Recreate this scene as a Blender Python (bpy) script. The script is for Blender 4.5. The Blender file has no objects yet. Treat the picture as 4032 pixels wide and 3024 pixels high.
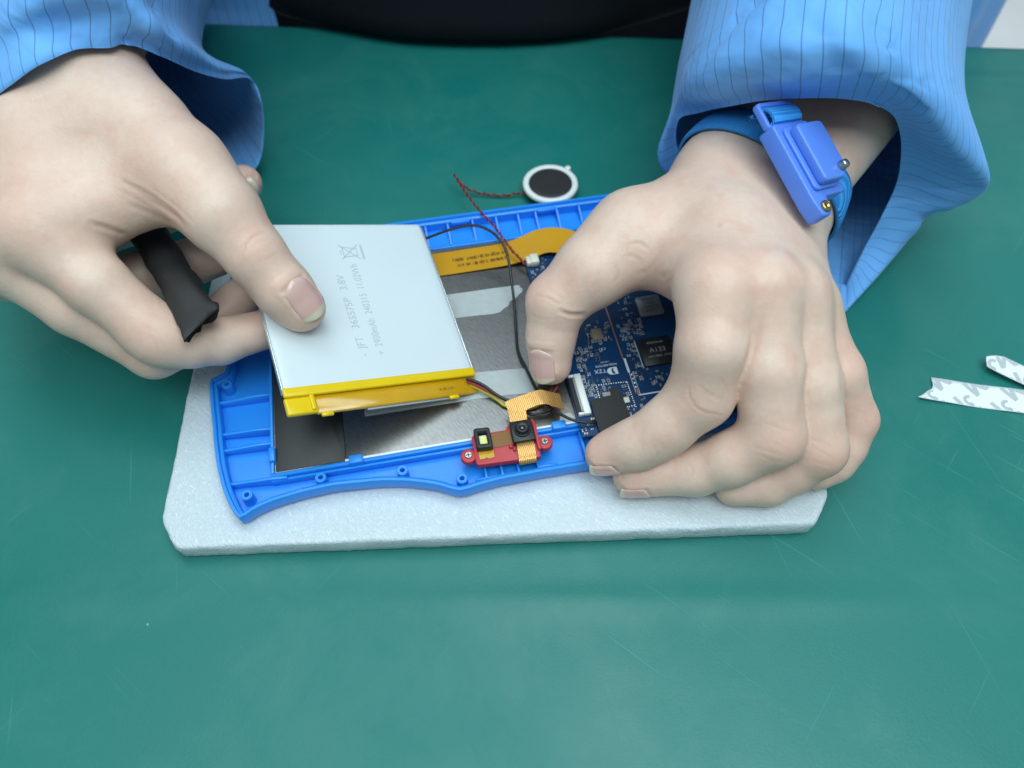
import bpy, bmesh, math, random
import numpy as np
from mathutils import Vector, Matrix, noise as mnoise

rng = random.Random(7)
nrng = np.random.default_rng(7)
SC = bpy.context.scene
COL = SC.collection
MM = 0.001                      # everything below is written in millimetres

# ------------------------------------------------------------------ camera
CAM_H, PITCH, HFOV = 280.0, 56.0, 67.3
cam = bpy.data.cameras.new('camera')
cam.sensor_fit = 'HORIZONTAL'
cam.sensor_width = 36.0
cam.angle = math.radians(HFOV)
cam.clip_start, cam.clip_end = 0.01, 50
cam.dof.use_dof = True
cam.dof.focus_distance = 0.285
cam.dof.aperture_fstop = 9.0
cam_o = bpy.data.objects.new('camera', cam)
COL.objects.link(cam_o)
cam_o.location = (0, 0, CAM_H * MM)
cam_o.rotation_euler = (math.radians(90 - PITCH), 0, 0)
SC.camera = cam_o

# ------------------------------------------------------------------ world, lamps, exposure
w = bpy.data.worlds.new('World'); SC.world = w; w.use_nodes = True
bg = w.node_tree.nodes['Background']
bg.inputs[0].default_value = (0.74, 0.93, 1.0, 1)
bg.inputs[1].default_value = 0.42

def area(name, loc, target, sx, sy, power, col):
    l = bpy.data.lights.new(name, 'AREA'); l.shape = 'RECTANGLE'
    l.size, l.size_y, l.energy, l.color = sx * MM, sy * MM, power, col
    o = bpy.data.objects.new(name, l); COL.objects.link(o)
    o.location = Vector(loc) * MM
    o.rotation_euler = (Vector(target) - Vector(loc)).to_track_quat('-Z', 'Y').to_euler()
    return o
area('overhead_light', (120, 360, 1500), (0, 220, 0), 1800, 600, 21.0, (0.80, 0.96, 1.0))
area('overhead_light', (-60, -420, 1600), (0, 120, 0), 1700, 500, 22.5, (0.80, 0.96, 1.0))
area('overhead_light', (300, 1900, 1500), (300, 1700, 0), 1800, 500, 30.0, (0.92, 0.97, 1.0))  # unseen lamp, added to brighten the floor behind the bench

SC.view_settings.view_transform = 'Standard'
SC.view_settings.look = 'None'
SC.view_settings.exposure = -0.45
SC.view_settings.gamma = 1.0
SC.view_settings.use_curve_mapping = False
SC.cycles.use_denoising = True
SC.cycles.max_bounces = 8

# ------------------------------------------------------------------ measuring helpers
_f = 2016 / math.tan(math.radians(HFOV / 2)); _p = math.radians(PITCH)
FW = np.array([0, math.cos(_p), -math.sin(_p)]); UP = np.array([0, math.sin(_p), math.cos(_p)])
RT = np.array([1., 0, 0]); EYE = np.array([0, 0, CAM_H])
def ray(u, v): return FW + (u - 2016) / _f * RT - (v - 1512) / _f * UP
def un(u, v, z):
    d = ray(u, v); return EYE + d * ((z - CAM_H) / d[2])
def proj(P):
    q = np.asarray(P, float) - EYE; zc = q @ FW
    return np.stack([2016 + _f * (q @ RT) / zc, 1512 - _f * (q @ UP) / zc], -1)
def A(x, y, z): return un(x / 1.106, y / 1.106, z)                 # hand holding the battery
def C(x, y, z): return un(2000 + x / .9756, 300 + y / .9756, z)    # hand holding the tablet
def Z3(x, y, z): return un(2500 + x / 1.276, y / 1.276, z)         # cuff of that arm

# ------------------------------------------------------------------ object helpers
def empty(name, loc, label=None, cat=None, group=None, rotz=0):
    o = bpy.data.objects.new(name, None); COL.objects.link(o)
    o.location = Vector(loc) * MM; o.rotation_euler = (0, 0, rotz)
    o.empty_display_size = 0.01
    tag(o, label, cat, group); return o
def tag(o, label=None, cat=None, group=None, kind=None):
    if label: o['label'] = label
    if cat: o['category'] = cat
    if group: o['group'] = group
    if kind: o['kind'] = kind
    return o
def wmat(o):
    m = Matrix.LocRotScale(o.location, o.rotation_euler, None)
    return (wmat(o.parent) @ o.matrix_parent_inverse @ m) if o.parent else m
def add(name, V, F, mat, parent=None, local=None, smooth=False, mats=None, mi=None):
    """V in world mm (or in the frame `local`, a Matrix in metres); one mesh object"""
    V = np.asarray(V, float).reshape(-1, 3) * MM
    if local is not None:
        L = np.array(local); V = V @ L[:3, :3].T + L[:3, 3]
    lo, hi = V.min(0), V.max(0)
    c = np.array([(lo[0] + hi[0]) / 2, (lo[1] + hi[1]) / 2, lo[2]])
    me = bpy.data.meshes.new(name)
    if isinstance(F, np.ndarray): F = F.tolist()
    me.from_pydata((V - c).tolist(), [], F)
    for m in (mats or [mat]): me.materials.append(m)
    if mi is not None: me.polygons.foreach_set('material_index', mi)
    if smooth: me.polygons.foreach_set('use_smooth', [True] * len(me.polygons))
    me.update()
    o = bpy.data.objects.new(name, me); COL.objects.link(o)
    if parent:
        o.parent = parent
        pm = wmat(parent)
        o.matrix_parent_inverse = pm.inverted()
    o.location = Vector(c)
    return o
def bevel(o, wd, seg=2, ang=35):
    b = o.modifiers.new('bevel', 'BEVEL'); b.width = wd * MM; b.segments = seg
    b.limit_method = 'ANGLE'; b.angle_limit = math.radians(ang)
    for p in o.data.polygons: p.use_smooth = True
    return o
def box(x0, x1, y0, y1, z0, z1):
    V = [(x, y, z) for z in (z0, z1) for y in (y0, y1) for x in (x0, x1)]
    F = [(0, 2, 3, 1), (4, 5, 7, 6), (0, 1, 5, 4), (2, 6, 7, 3), (0, 4, 6, 2), (1, 3, 7, 5)]
    return V, F
def prism(poly, z0, z1):
    n = len(poly)
    a = sum(poly[i][0] * poly[(i + 1) % n][1] - poly[(i + 1) % n][0] * poly[i][1] for i in range(n))
    if a < 0: poly = poly[::-1]
    V = [(x, y, z0) for x, y in poly] + [(x, y, z1) for x, y in poly]
    F = [tuple(range(n - 1, -1, -1)), tuple(range(n, 2 * n))] + [(i, (i + 1) % n, n + (i + 1) % n, n + i) for i in range(n)]
    return V, F
def merge(*parts):
    V, F = [], []
    for v, f in parts:
        k = len(V); V += [tuple(p) for p in v]; F += [tuple(i + k for i in q) for q in f]
    return V, F
def lathe(prof, n=48, c=(0, 0, 0)):
    V, F = [], []
    for r, z in prof:
        for i in range(n):
            a = 2 * math.pi * i / n; V.append((c[0] + r * math.cos(a), c[1] + r * math.sin(a), c[2] + z))
    for j in range(len(prof) - 1):
        for i in range(n):
            k = (i + 1) % n; F.append((j * n + i, j * n + k, (j + 1) * n + k, (j + 1) * n + i))
    F.append(tuple(range(n))[::-1]); F.append(tuple((len(prof) - 1) * n + i for i in range(n)))
    return V, F
def catmull(P, n, closed=False):
    P = np.asarray(P, float); m = len(P); out = []
    segs = m if closed else m - 1
    for i in range(segs):
        if closed: p0, p1, p2, p3 = P[(i - 1) % m], P[i], P[(i + 1) % m], P[(i + 2) % m]
        else: p0, p1, p2, p3 = P[max(i - 1, 0)], P[i], P[i + 1], P[min(i + 2, m - 1)]
        for k in range(n):
            t = k / n
            out.append(.5 * ((2 * p1) + (p2 - p0) * t + (2 * p0 - 5 * p1 + 4 * p2 - p3) * t * t + (3 * p1 - p0 - 3 * p2 + p3) * t ** 3))
    if not closed: out.append(P[-1])
    return np.array(out)
def tube(path, r, n=8, cap=True):
    path = np.asarray(path, float); m = len(path)
    rr = np.full(m, r) if np.isscalar(r) else np.asarray(r)
    T = np.gradient(path, axis=0); T /= np.linalg.norm(T, axis=1)[:, None]
    u = np.cross(T[0], [0.3, 0.1, 1]); u /= np.linalg.norm(u)
    V = []
    for i in range(m):
        u = u - T[i] * (u @ T[i]); u /= np.linalg.norm(u); wv = np.cross(T[i], u)
        for k in range(n):
            a = 2 * math.pi * k / n; V.append(path[i] + rr[i] * (math.cos(a) * u + math.sin(a) * wv))
    F = []
    for i in range(m - 1):
        for k in range(n):
            l = (k + 1) % n; F.append((i * n + k, i * n + l, (i + 1) * n + l, (i + 1) * n + k))
    if cap: F += [tuple(range(n))[::-1], tuple((m - 1) * n + k for k in range(n))]
    return V, F
def ribbon(path, side, width, th):
    """flat strip along path; side = unit vectors across it"""
    path = np.asarray(path, float); side = np.asarray(side, float)
    if side.ndim == 1: side = np.tile(side, (len(path), 1))
    T = np.gradient(path, axis=0); N = np.cross(T, side); N /= np.linalg.norm(N, axis=1)[:, None]
    N *= np.sign(N[:, 2:3] + 1e-9)
    wd = np.full(len(path), width) if np.isscalar(width) else np.asarray(width)
    V = []
    for i in range(len(path)):
        s = side[i] * wd[i] / 2; t = N[i] * th / 2
        V += [path[i] - s + t, path[i] + s + t, path[i] + s - t, path[i] - s - t]
    F = []
    for i in range(len(path) - 1):
        for k in range(4):
            l = (k + 1) % 4; F.append((4 * i + k, 4 * i + l, 4 * i + 4 + l, 4 * i + 4 + k))
    m = len(path) - 1
    F += [(3, 2, 1, 0), (4 * m, 4 * m + 1, 4 * m + 2, 4 * m + 3)]
    return V, F
def text_mesh(s, size):
    cu = bpy.data.curves.new('t', 'FONT'); cu.body = s; cu.size = size; cu.resolution_u = 3
    o = bpy.data.objects.new('t', cu); COL.objects.link(o)
    dg = bpy.context.evaluated_depsgraph_get(); dg.update()
    me = bpy.data.meshes.new_from_object(o.evaluated_get(dg))
    V = np.array([tuple(v.co) for v in me.vertices]).reshape(-1, 3); F = [tuple(p.vertices) for p in me.polygons]
    bpy.data.objects.remove(o); bpy.data.meshes.remove(me); bpy.data.curves.remove(cu)
    return V, F
def place_text(s, size, org, ex, ey, off=0.0, squeeze=1.0):
    V, F = text_mesh(s, size)
    ex, ey, org = (np.asarray(q, float) for q in (ex, ey, org))
    n = np.cross(ex, ey)
    return [org + ex * v[0] * squeeze + ey * v[1] + n * off for v in V], F

# ------------------------------------------------------------------ materials
def mat(name, col, rough=.5, metal=0., spec=.5, var=0., vscale=60, bump=0., bscale=400, bdist=.0002, sss=0, coat=0, trans=0, alpha=1, colB=None):
    m = bpy.data.materials.new(name); m.use_nodes = True
    nt = m.node_tree; b = nt.nodes['Principled BSDF']
    b.inputs['Base Color'].default_value = (*col, 1); b.inputs['Roughness'].default_value = rough
    b.inputs['Metallic'].default_value = metal; b.inputs['Specular IOR Level'].default_value = spec
    if coat: b.inputs['Coat Weight'].default_value = coat; b.inputs['Coat Roughness'].default_value = .08
    if trans: b.inputs['Transmission Weight'].default_value = trans
    if alpha < 1: b.inputs['Alpha'].default_value = alpha
    if sss:
        b.inputs['Subsurface Weight'].default_value = sss
        b.inputs['Subsurface Radius'].default_value = (1, .9, .9); b.inputs['Subsurface Scale'].default_value = .002
    tc = nt.nodes.new('ShaderNodeTexCoord')
    if var:
        n = nt.nodes.new('ShaderNodeTexNoise'); n.inputs['Scale'].default_value = vscale; n.inputs['Detail'].default_value = 5
        nt.links.new(tc.outputs['Object'], n.inputs['Vector'])
        mx = nt.nodes.new('ShaderNodeMix'); mx.data_type = 'RGBA'
        cb = colB or tuple(max(0, c * (1 - var)) for c in col); ca = col if colB else tuple(c * (1 + var * .5) for c in col)
        mx.inputs[6].default_value = (*ca, 1); mx.inputs[7].default_value = (*cb, 1)
        nt.links.new(n.outputs[0], mx.inputs[0]); nt.links.new(mx.outputs[2], b.inputs['Base Color'])
    if bump:
        n2 = nt.nodes.new('ShaderNodeTexNoise'); n2.inputs['Scale'].default_value = bscale; n2.inputs['Detail'].default_value = 4
        nt.links.new(tc.outputs['Object'], n2.inputs['Vector'])
        bp = nt.nodes.new('ShaderNodeBump'); bp.inputs['Strength'].default_value = bump; bp.inputs['Distance'].default_value = bdist
        nt.links.new(n2.outputs[0], bp.inputs['Height']); nt.links.new(bp.outputs[0], b.inputs['Normal'])
    return m

class NT:
    """tiny node-graph helper"""
    def __init__(s, m): s.t = m.node_tree; s.b = s.t.nodes['Principled BSDF']
    def n(s, kind, **kw):
        nd = s.t.nodes.new('ShaderNode' + kind)
        for k, v in kw.items():
            if k.startswith('i_'):
                key = k[2:]; key = int(key) if key.isdigit() else key.replace('_', ' ')
                nd.inputs[key].default_value = v
            else: setattr(nd, k, v)
        return nd
    def l(s, a, b): s.t.links.new(a, b)
    def math(s, op, a, b=None, clamp=False):
        nd = s.n('Math', operation=op); nd.use_clamp = clamp
        for i, q in enumerate((a, b)):
            if q is None: continue
            if hasattr(q, 'is_linked'): s.l(q, nd.inputs[i])
            else: nd.inputs[i].default_value = q
        return nd.outputs[0]
    def mix(s, f, a, b):
        nd = s.n('Mix', data_type='RGBA')
        for i, q in ((0, f), (6, a), (7, b)):
            if hasattr(q, 'is_linked'): s.l(q, nd.inputs[i])
            else: nd.inputs[i].default_value = q if i == 0 else (*q, 1)
        return nd.outputs[2]

def rotscale(g, tc, rot, scl, loc=(0, 0, 0)):
    m1 = g.n('Mapping', i_Rotation=rot); g.l(tc.outputs['Object'], m1.inputs[0])
    m2 = g.n('Mapping', i_Scale=scl, i_Location=loc); g.l(m1.outputs[0], m2.inputs[0]); return m2
# green rubber mat
M_mat = mat('green_mat', (0.012, 0.165, 0.135), .36, spec=.5)
g = NT(M_mat)
tc = g.n('TexCoord')
def scratches(ang, sx, sy, lo, hi, w=0.0, off=0.0):
    mp = rotscale(g, tc, (0, 0, math.radians(ang)), (sx, sy, 1), (off, off, 0))
    nz = g.n('TexNoise', i_Scale=1.0, i_Detail=2.0, i_Distortion=w); g.l(mp.outputs[0], nz.inputs['Vector'])
    mr = g.n('MapRange', i_1=lo, i_2=hi); g.l(nz.outputs[0], mr.inputs[0]); return mr.outputs[0]
s1 = scratches(38, 14, 620, .69, .79, .3)
s2 = scratches(-52, 12, 560, .70, .80, .4, 3.1)
s3 = scratches(75, 10, 520, .71, .80, .2, 7.7)
big = g.n('TexNoise', i_Scale=9.0, i_Detail=6.0, i_Roughness=.6); g.l(tc.outputs['Object'], big.inputs['Vector'])
fine = g.n('TexNoise', i_Scale=900.0, i_Detail=3.0); g.l(tc.outputs['Object'], fine.inputs['Vector'])
sc = g.math('MAXIMUM', g.math('MAXIMUM', s1, s2), s3)
haze_tint = g.n('TexNoise', i_Scale=16.0, i_Detail=7.0, i_Roughness=.68, i_Distortion=.6); g.l(tc.outputs['Object'], haze_tint.inputs['Vector'])  # milky ceiling sheen put into the mat colour as noise blotches
fm_ = g.n('MapRange', i_1=.48, i_2=.72, i_3=.0, i_4=.30); g.l(haze_tint.outputs[0], fm_.inputs[0])
c0 = g.mix(fm_.outputs[0], g.mix(big.outputs[0], (0.004, 0.157, 0.134), (0.008, 0.182, 0.158)), (.065, .24, .210))
vd = g.n('TexVoronoi', i_Scale=55.0); g.l(tc.outputs['Object'], vd.inputs['Vector'])
sz = g.n('SeparateColor'); g.l(vd.outputs['Color'], sz.inputs[0])
lim = g.math('MULTIPLY', g.math('SUBTRACT', sz.outputs[0], .80), .16)          # only a few cells hold a speck of dust
dust = g.math('GREATER_THAN', lim, vd.outputs['Distance'])
c1 = g.mix(g.math('MULTIPLY', dust, .6), g.mix(g.math('MULTIPLY', sc, .42), c0, (0.06, 0.34, 0.31)), (.30, .46, .42))
g.l(c1, g.b.inputs['Base Color'])
ro = g.n('MapRange', i_1=.38, i_2=.64, i_3=.36, i_4=.60); g.l(big.outputs[0], ro.inputs[0])
g.l(g.math('ADD', ro.outputs[0], g.math('MULTIPLY', sc, .1)), g.b.inputs['Roughness'])
bp = g.n('Bump', i_Strength=.35, i_Distance=.0002)
g.l(g.math('SUBTRACT', fine.outputs[0], g.math('MULTIPLY', sc, .9)), bp.inputs['Height']); g.l(bp.outputs[0], g.b.inputs['Normal'])

M_floor = mat('pale_floor', (.85, .86, .87), .6, var=.1, vscale=6)
# closed-cell foam
M_foam = mat('white_foam', (.80, .83, .86), .42, spec=.5, sss=.35)
g = NT(M_foam); tc = g.n('TexCoord')
rs = rotscale(g, tc, (0, 0, math.radians(48)), (1, 2.6, 1.6))
vo = g.n('TexVoronoi', i_Scale=640.0); g.l(rs.outputs[0], vo.inputs['Vector'])
nz = g.n('TexNoise', i_Scale=430.0, i_Detail=8.0, i_Roughness=.7); g.l(rs.outputs[0], nz.inputs['Vector'])
bp = g.n('Bump', i_Strength=.8, i_Distance=.0004)
g.l(g.math('ADD', g.math('MULTIPLY', vo.outputs['Distance'], .7), nz.outputs[0]), bp.inputs['Height']); g.l(bp.outputs[0], g.b.inputs['Normal'])
gl = g.n('MapRange', i_1=.57, i_2=.70); g.l(nz.outputs[0], gl.inputs[0])  # pale streaks: sparkle of the foam cells put into its colour
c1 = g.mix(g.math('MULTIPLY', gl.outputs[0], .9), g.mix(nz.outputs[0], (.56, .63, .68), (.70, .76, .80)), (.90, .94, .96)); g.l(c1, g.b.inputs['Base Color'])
g.l(g.mix(vo.outputs['Distance'], (.16, .16, .16), (.6, .6, .6)), g.b.inputs['Roughness'])

M_blue = mat('blue_plastic', (.018, .265, .85), .33, spec=.5, var=.06, vscale=40, bump=.08, bscale=1500, sss=.0)
M_lcd = mat('brushed_steel', (.42, .42, .42), .32, metal=1.)
g = NT(M_lcd); tc = g.n('TexCoord')
mp = rotscale(g, tc, (0, 0, math.radians(48)), (300, 1500, 1))
nz = g.n('TexNoise', i_Scale=1.0, i_Detail=4.0); g.l(mp.outputs[0], nz.inputs['Vector'])
g.l(g.mix(nz.outputs[0], (.17, .165, .165), (.41, .40, .395)), g.b.inputs['Base Color'])
bp = g.n('Bump', i_Strength=.25, i_Distance=.0002); g.l(nz.outputs[0], bp.inputs['Height']); g.l(bp.outputs[0], g.b.inputs['Normal'])
M_film = mat('black_film', (.012, .013, .014), .42, spec=.4)
M_white = mat('white_plastic', (.78, .79, .77), .4)
M_cream = mat('cream_plastic', (.70, .68, .55), .4)
M_tape = mat('clear_tape', (.62, .66, .66), .38, alpha=.62, var=.15, vscale=250, bump=.5, bscale=350, bdist=.0005)
M_flex = mat('orange_polyimide', (.62, .31, .020), .19, spec=.6, var=.12, vscale=60)
M_flexprint = mat('brown_print', (.13, .055, .012), .4)
M_copper = mat('copper_flex', (.72, .40, .13), .25, metal=.55)
g = NT(M_copper); tc = g.n('TexCoord')
wv = g.n('TexWave', i_Scale=420.0, i_Distortion=.6); mp = g.n('Mapping', i_Rotation=(0, 0, math.radians(20)))
g.l(tc.outputs['Object'], mp.inputs[0]); g.l(mp.outputs[0], wv.inputs[0])
g.l(g.mix(wv.outputs[0], (.56, .27, .06), (.74, .42, .15)), g.b.inputs['Base Color'])
bp = g.n('Bump', i_Strength=.35, i_Distance=.0003); g.l(wv.outputs[0], bp.inputs['Height']); g.l(bp.outputs[0], g.b.inputs['Normal'])
M_pcb = mat('blue_solder_mask', (.004, .042, .135), .30, spec=.5, var=.35, vscale=180)
M_silk = mat('silkscreen', (.62, .68, .72), .5)
M_tin = mat('solder', (.82, .83, .84), .25, metal=1., bump=.3, bscale=900)
M_cu = mat('bare_copper', (.62, .30, .20), .35, metal=.7)
M_chip = mat('chip_epoxy', (.016, .017, .018), .48, var=.2, vscale=300)
M_chiptext = mat('laser_mark', (.30, .31, .31), .6)
M_can = mat('grey_can', (.33, .335, .34), .4, metal=.4)
M_dkprint = mat('dark_print', (.03, .03, .035), .6)
M_cap = mat('ceramic_tan', (.26, .20, .14), .5)
M_black = mat('black_plastic', (.012, .013, .015), .38, bump=.15, bscale=900)
M_rubber = mat('black_rubber', (.018, .018, .02), .55, bump=.2, bscale=700)
M_clothtape = mat('black_cloth_tape', (.018, .018, .018), .62, bump=.6, bscale=1800, bdist=.0002)
M_wireblk = mat('black_wire', (.010, .010, .011), .32)
M_wirered = mat('red_wire', (.42, .025, .03), .38)
M_wiredk = mat('dark_wire', (.035, .014, .012), .45)
M_wireyel = mat('yellow_wire', (.55, .48, .04), .4)
M_red = mat('red_plastic', (.52, .042, .055), .42, spec=.45, bump=.06, bscale=900)
M_screw = mat('screw_steel', (.48, .47, .45), .3, metal=1.)
M_led = mat('led_phosphor', (.85, .83, .20), .45)
M_ledw = mat('led_case', (.85, .85, .78), .4)
M_lens = mat('lens_glass', (.006, .007, .009), .06, spec=.9, coat=.6)
M_pouch = mat('aluminium_pouch', (.68, .745, .775), .34, spec=.5, var=.04, vscale=25, bump=.1, bscale=60, bdist=.0006)
M_pouchedge = mat('pouch_seal', (.70, .73, .75), .22, metal=.7)
M_yel = mat('yellow_tape', (.82, .56, .004), .2, spec=.5, var=.08, vscale=80, bump=.15, bscale=120, bdist=.0004)
M_amber = mat('amber_tape', (.62, .34, .008), .2, spec=.6, var=.15, vscale=100, coat=.3)
M_inkgrey = mat('grey_ink', (.47, .53, .56), .6)
M_paper = mat('silicone_paper', (.82, .86, .88), .45, spec=.4)
M_paperink = mat('pale_grey_ink', (.47, .51, .52), .55)
M_strap = mat('blue_elastic', (.012, .20, .60), .75)
g = NT(M_strap); tc = g.n('TexCoord')
mp = g.n('Mapping', i_Rotation=(.4, .5, .8)); g.l(tc.outputs['Object'], mp.inputs[0])
wv = g.n('TexWave', i_Scale=420.0, i_Distortion=.5, i_Detail=2.0); g.l(mp.outputs[0], wv.inputs[0])
g.l(g.mix(wv.outputs[0], (.015, .22, .66), (.05, .38, .90)), g.b.inputs['Base Color'])
bp = g.n('Bump', i_Strength=.8, i_Distance=.0005); g.l(wv.outputs[0], bp.inputs['Height']); g.l(bp.outputs[0], g.b.inputs['Normal'])
M_peri = mat('periwinkle_plastic', (.105, .25, .83), .34, spec=.5, sss=.1, bump=.05, bscale=800)
M_brass = mat('brass', (.55, .40, .16), .3, metal=1.)
M_shirt = mat('black_fabric', (.008, .009, .013), .85, spec=.2, bump=.5, bscale=1500)
# skin
M_skin = mat('skin', (.6, .45, .35), .43, spec=.42)
g = NT(M_skin); tc = g.n('TexCoord')
b = g.b
b.inputs['Subsurface Weight'].default_value = .22
b.inputs['Subsurface Radius'].default_value = (1.0, .38, .22); b.inputs['Subsurface Scale'].default_value = .0022
at_ = g.n('Attribute', attribute_name='pink')
n1 = g.n('TexNoise', i_Scale=45.0, i_Detail=4.0); g.l(tc.outputs['Object'], n1.inputs['Vector'])
n2 = g.n('TexNoise', i_Scale=380.0, i_Detail=5.0, i_Roughness=.65); g.l(tc.outputs['Object'], n2.inputs['Vector'])
vo = g.n('TexVoronoi', i_Scale=900.0); g.l(tc.outputs['Object'], vo.inputs['Vector'])
mr = g.n('MapRange', i_1=.35, i_2=.68); g.l(n1.outputs[0], mr.inputs[0])
ca0 = g.mix(mr.outputs[0], (.800, .595, .490), (.755, .520, .420))
n5 = g.n('TexNoise', i_Scale=110.0, i_Detail=3.0); g.l(tc.outputs['Object'], n5.inputs['Vector'])
mr5 = g.n('MapRange', i_1=.52, i_2=.74, i_3=.0, i_4=.50); g.l(n5.outputs[0], mr5.inputs[0])
ca = g.mix(mr5.outputs[0], ca0, (.74, .42, .340))
cb = g.mix(g.math('MULTIPLY', at_.outputs['Fac'], .95, True), ca, (.72, .400, .310))
mr2 = g.n('MapRange', i_1=.30, i_2=.75, i_3=.0, i_4=.15); g.l(n2.outputs[0], mr2.inputs[0])
cc = g.mix(mr2.outputs[0], cb, (.46, .27, .19))
cr = g.n('Attribute', attribute_name='crease')
cd = g.mix(g.math('MULTIPLY', cr.outputs['Fac'], .55, True), cc, (.46, .26, .19))
g.l(cd, b.inputs['Base Color'])
mp = rotscale(g, tc, (.2, .1, .75), (260, 1500, 600))
n3 = g.n('TexNoise', i_Scale=1.0, i_Detail=3.0); g.l(mp.outputs[0], n3.inputs['Vector'])
bp = g.n('Bump', i_Strength=.28, i_Distance=.00032)
g.l(g.math('ADD', g.math('ADD', g.math('MULTIPLY', vo.outputs['Distance'], .35), n2.outputs[0]), g.math('MULTIPLY', n3.outputs[0], .6)), bp.inputs['Height'])
g.l(bp.outputs[0], b.inputs['Normal'])
# nails: pink bed, pale free edge along the nail's own length (uv.y)
M_nail = mat('nail', (.6, .4, .36), .22, spec=.5, coat=.25)
g = NT(M_nail); uv = g.n('UVMap', uv_map='UVMap'); sp = g.n('SeparateXYZ'); g.l(uv.outputs[0], sp.inputs[0])
nz = g.n('TexNoise', i_Scale=30.0); g.l(uv.outputs[0], nz.inputs['Vector'])
e = g.math('ADD', sp.outputs[1], g.math('MULTIPLY', g.math('SUBTRACT', nz.outputs[0], .5), .06))
mr = g.n('MapRange', i_1=.80, i_2=.86); g.l(e, mr.inputs[0])
mr3 = g.n('MapRange', i_1=.25, i_2=.05); g.l(e, mr3.inputs[0])
c0 = g.mix(g.math('MULTIPLY', mr3.outputs[0], .6), (.68, .42, .375), (.72, .53, .46))
g.l(g.mix(mr.outputs[0], c0, (.66, .59, .45)), g.b.inputs['Base Color'])
g.b.inputs['Subsurface Weight'].default_value = .1; g.b.inputs['Subsurface Scale'].default_value = .001
# striped anti-static cloth: dark threads run along the sleeve (uv.x counts threads)
M_cloth = mat('blue_cloth', (.05, .27, .76), .72, spec=.25)
g = NT(M_cloth); uv = g.n('UVMap', uv_map='UVMap'); sp = g.n('SeparateXYZ'); g.l(uv.outputs[0], sp.inputs[0])
fr = g.math('ABSOLUTE', g.math('SUBTRACT', g.math('FRACT', sp.outputs[0]), .5))
ln = g.n('MapRange', i_1=.046, i_2=.022); g.l(fr, ln.inputs[0])
dash = g.math('FRACT', g.math('MULTIPLY', sp.outputs[1], 1.0)); dm = g.n('MapRange', i_1=.12, i_2=.3, i_3=.55, i_4=1.0); g.l(dash, dm.inputs[0])
tc = g.n('TexCoord'); nz = g.n('TexNoise', i_Scale=28.0, i_Detail=4.0); g.l(tc.outputs['Object'], nz.inputs['Vector'])
wz = g.n('TexNoise', i_Scale=2600.0, i_Detail=2.0); g.l(tc.outputs['Object'], wz.inputs['Vector'])
c0 = g.mix(nz.outputs[0], (.145, .415, .90), (.185, .475, .94))
g.l(g.mix(g.math('MULTIPLY', g.math('MULTIPLY', ln.outputs[0], dm.outputs[0]), .60), c0, (.03, .075, .22)), g.b.inputs['Base Color'])
fz = g.n('TexNoise', i_Scale=22.0, i_Detail=2.5, i_Distortion=.8); g.l(rotscale(g, tc, (.3, .2, .6), (1, 2.2, 1.4)).outputs[0], fz.inputs['Vector'])
b0 = g.n('Bump', i_Strength=.55, i_Distance=.006); g.l(fz.outputs[0], b0.inputs['Height'])
bp = g.n('Bump', i_Strength=.2, i_Distance=.0002); g.l(wz.outputs[0], bp.inputs['Height']); g.l(b0.outputs[0], bp.inputs['Normal']); g.l(bp.outputs[0], g.b.inputs['Normal'])
g.b.inputs['Sheen Weight'].default_value = .15
# ================================================================== the setting
def edge_y(x): return 457 - 0.055 * x
def sheet():
    xs = np.concatenate([np.linspace(-900, -320, 12), np.linspace(-300, 360, 133), np.linspace(380, 1000, 12)])
    ts = np.concatenate([np.linspace(-500, 20, 14)[:-1], np.linspace(20, 457, 175)])
    X, T = np.meshgrid(xs, ts); Y = T - 0.055 * X * np.clip(T / 457, 0, 1)
    Z = 1.0 * np.exp(-((Y - 92 - 0.004 * X) / 5.5) ** 2) * (0.75 + .3 * np.sin(X * .021 + .8)) 
    Z += 1.2 * np.exp(-((T - 424) / 7.) ** 2) * np.clip((X - 150) / 60, 0, 1) + 1.5 * np.exp(-((T - 450) / 9.) ** 2) * np.clip((X - 150) / 60, 0, 1)
    Z += .10 * np.sin(X * .013 + 1) * np.sin(Y * .017)
    Z -= .2
    V = np.stack([X, Y, Z], -1).reshape(-1, 3); nx, ny = len(xs), len(ts)
    i, j = np.meshgrid(np.arange(nx - 1), np.arange(ny - 1)); k = (j * nx + i).ravel()
    F = np.stack([k, k + 1, k + nx + 1, k + nx], -1)
    return V, F
V, F = sheet()
mt = tag(add('table', V, F, M_mat, smooth=True), 'green rubber mat covering the workbench', kind='structure')
s_ = mt.modifiers.new('thick', 'SOLIDIFY'); s_.thickness = 2.5 * MM; s_.offset = -1
V, F = box(-900, 1000, -500, 400, -40, -3.4)
tag(add('table_board', V, F, M_floor), 'bench board under the green mat', kind='structure')
V, F = box(-1600, 1800, -900, 2400, -760, -750)
tag(add('floor', V, F, M_floor), 'pale floor behind the bench', kind='structure')

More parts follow.
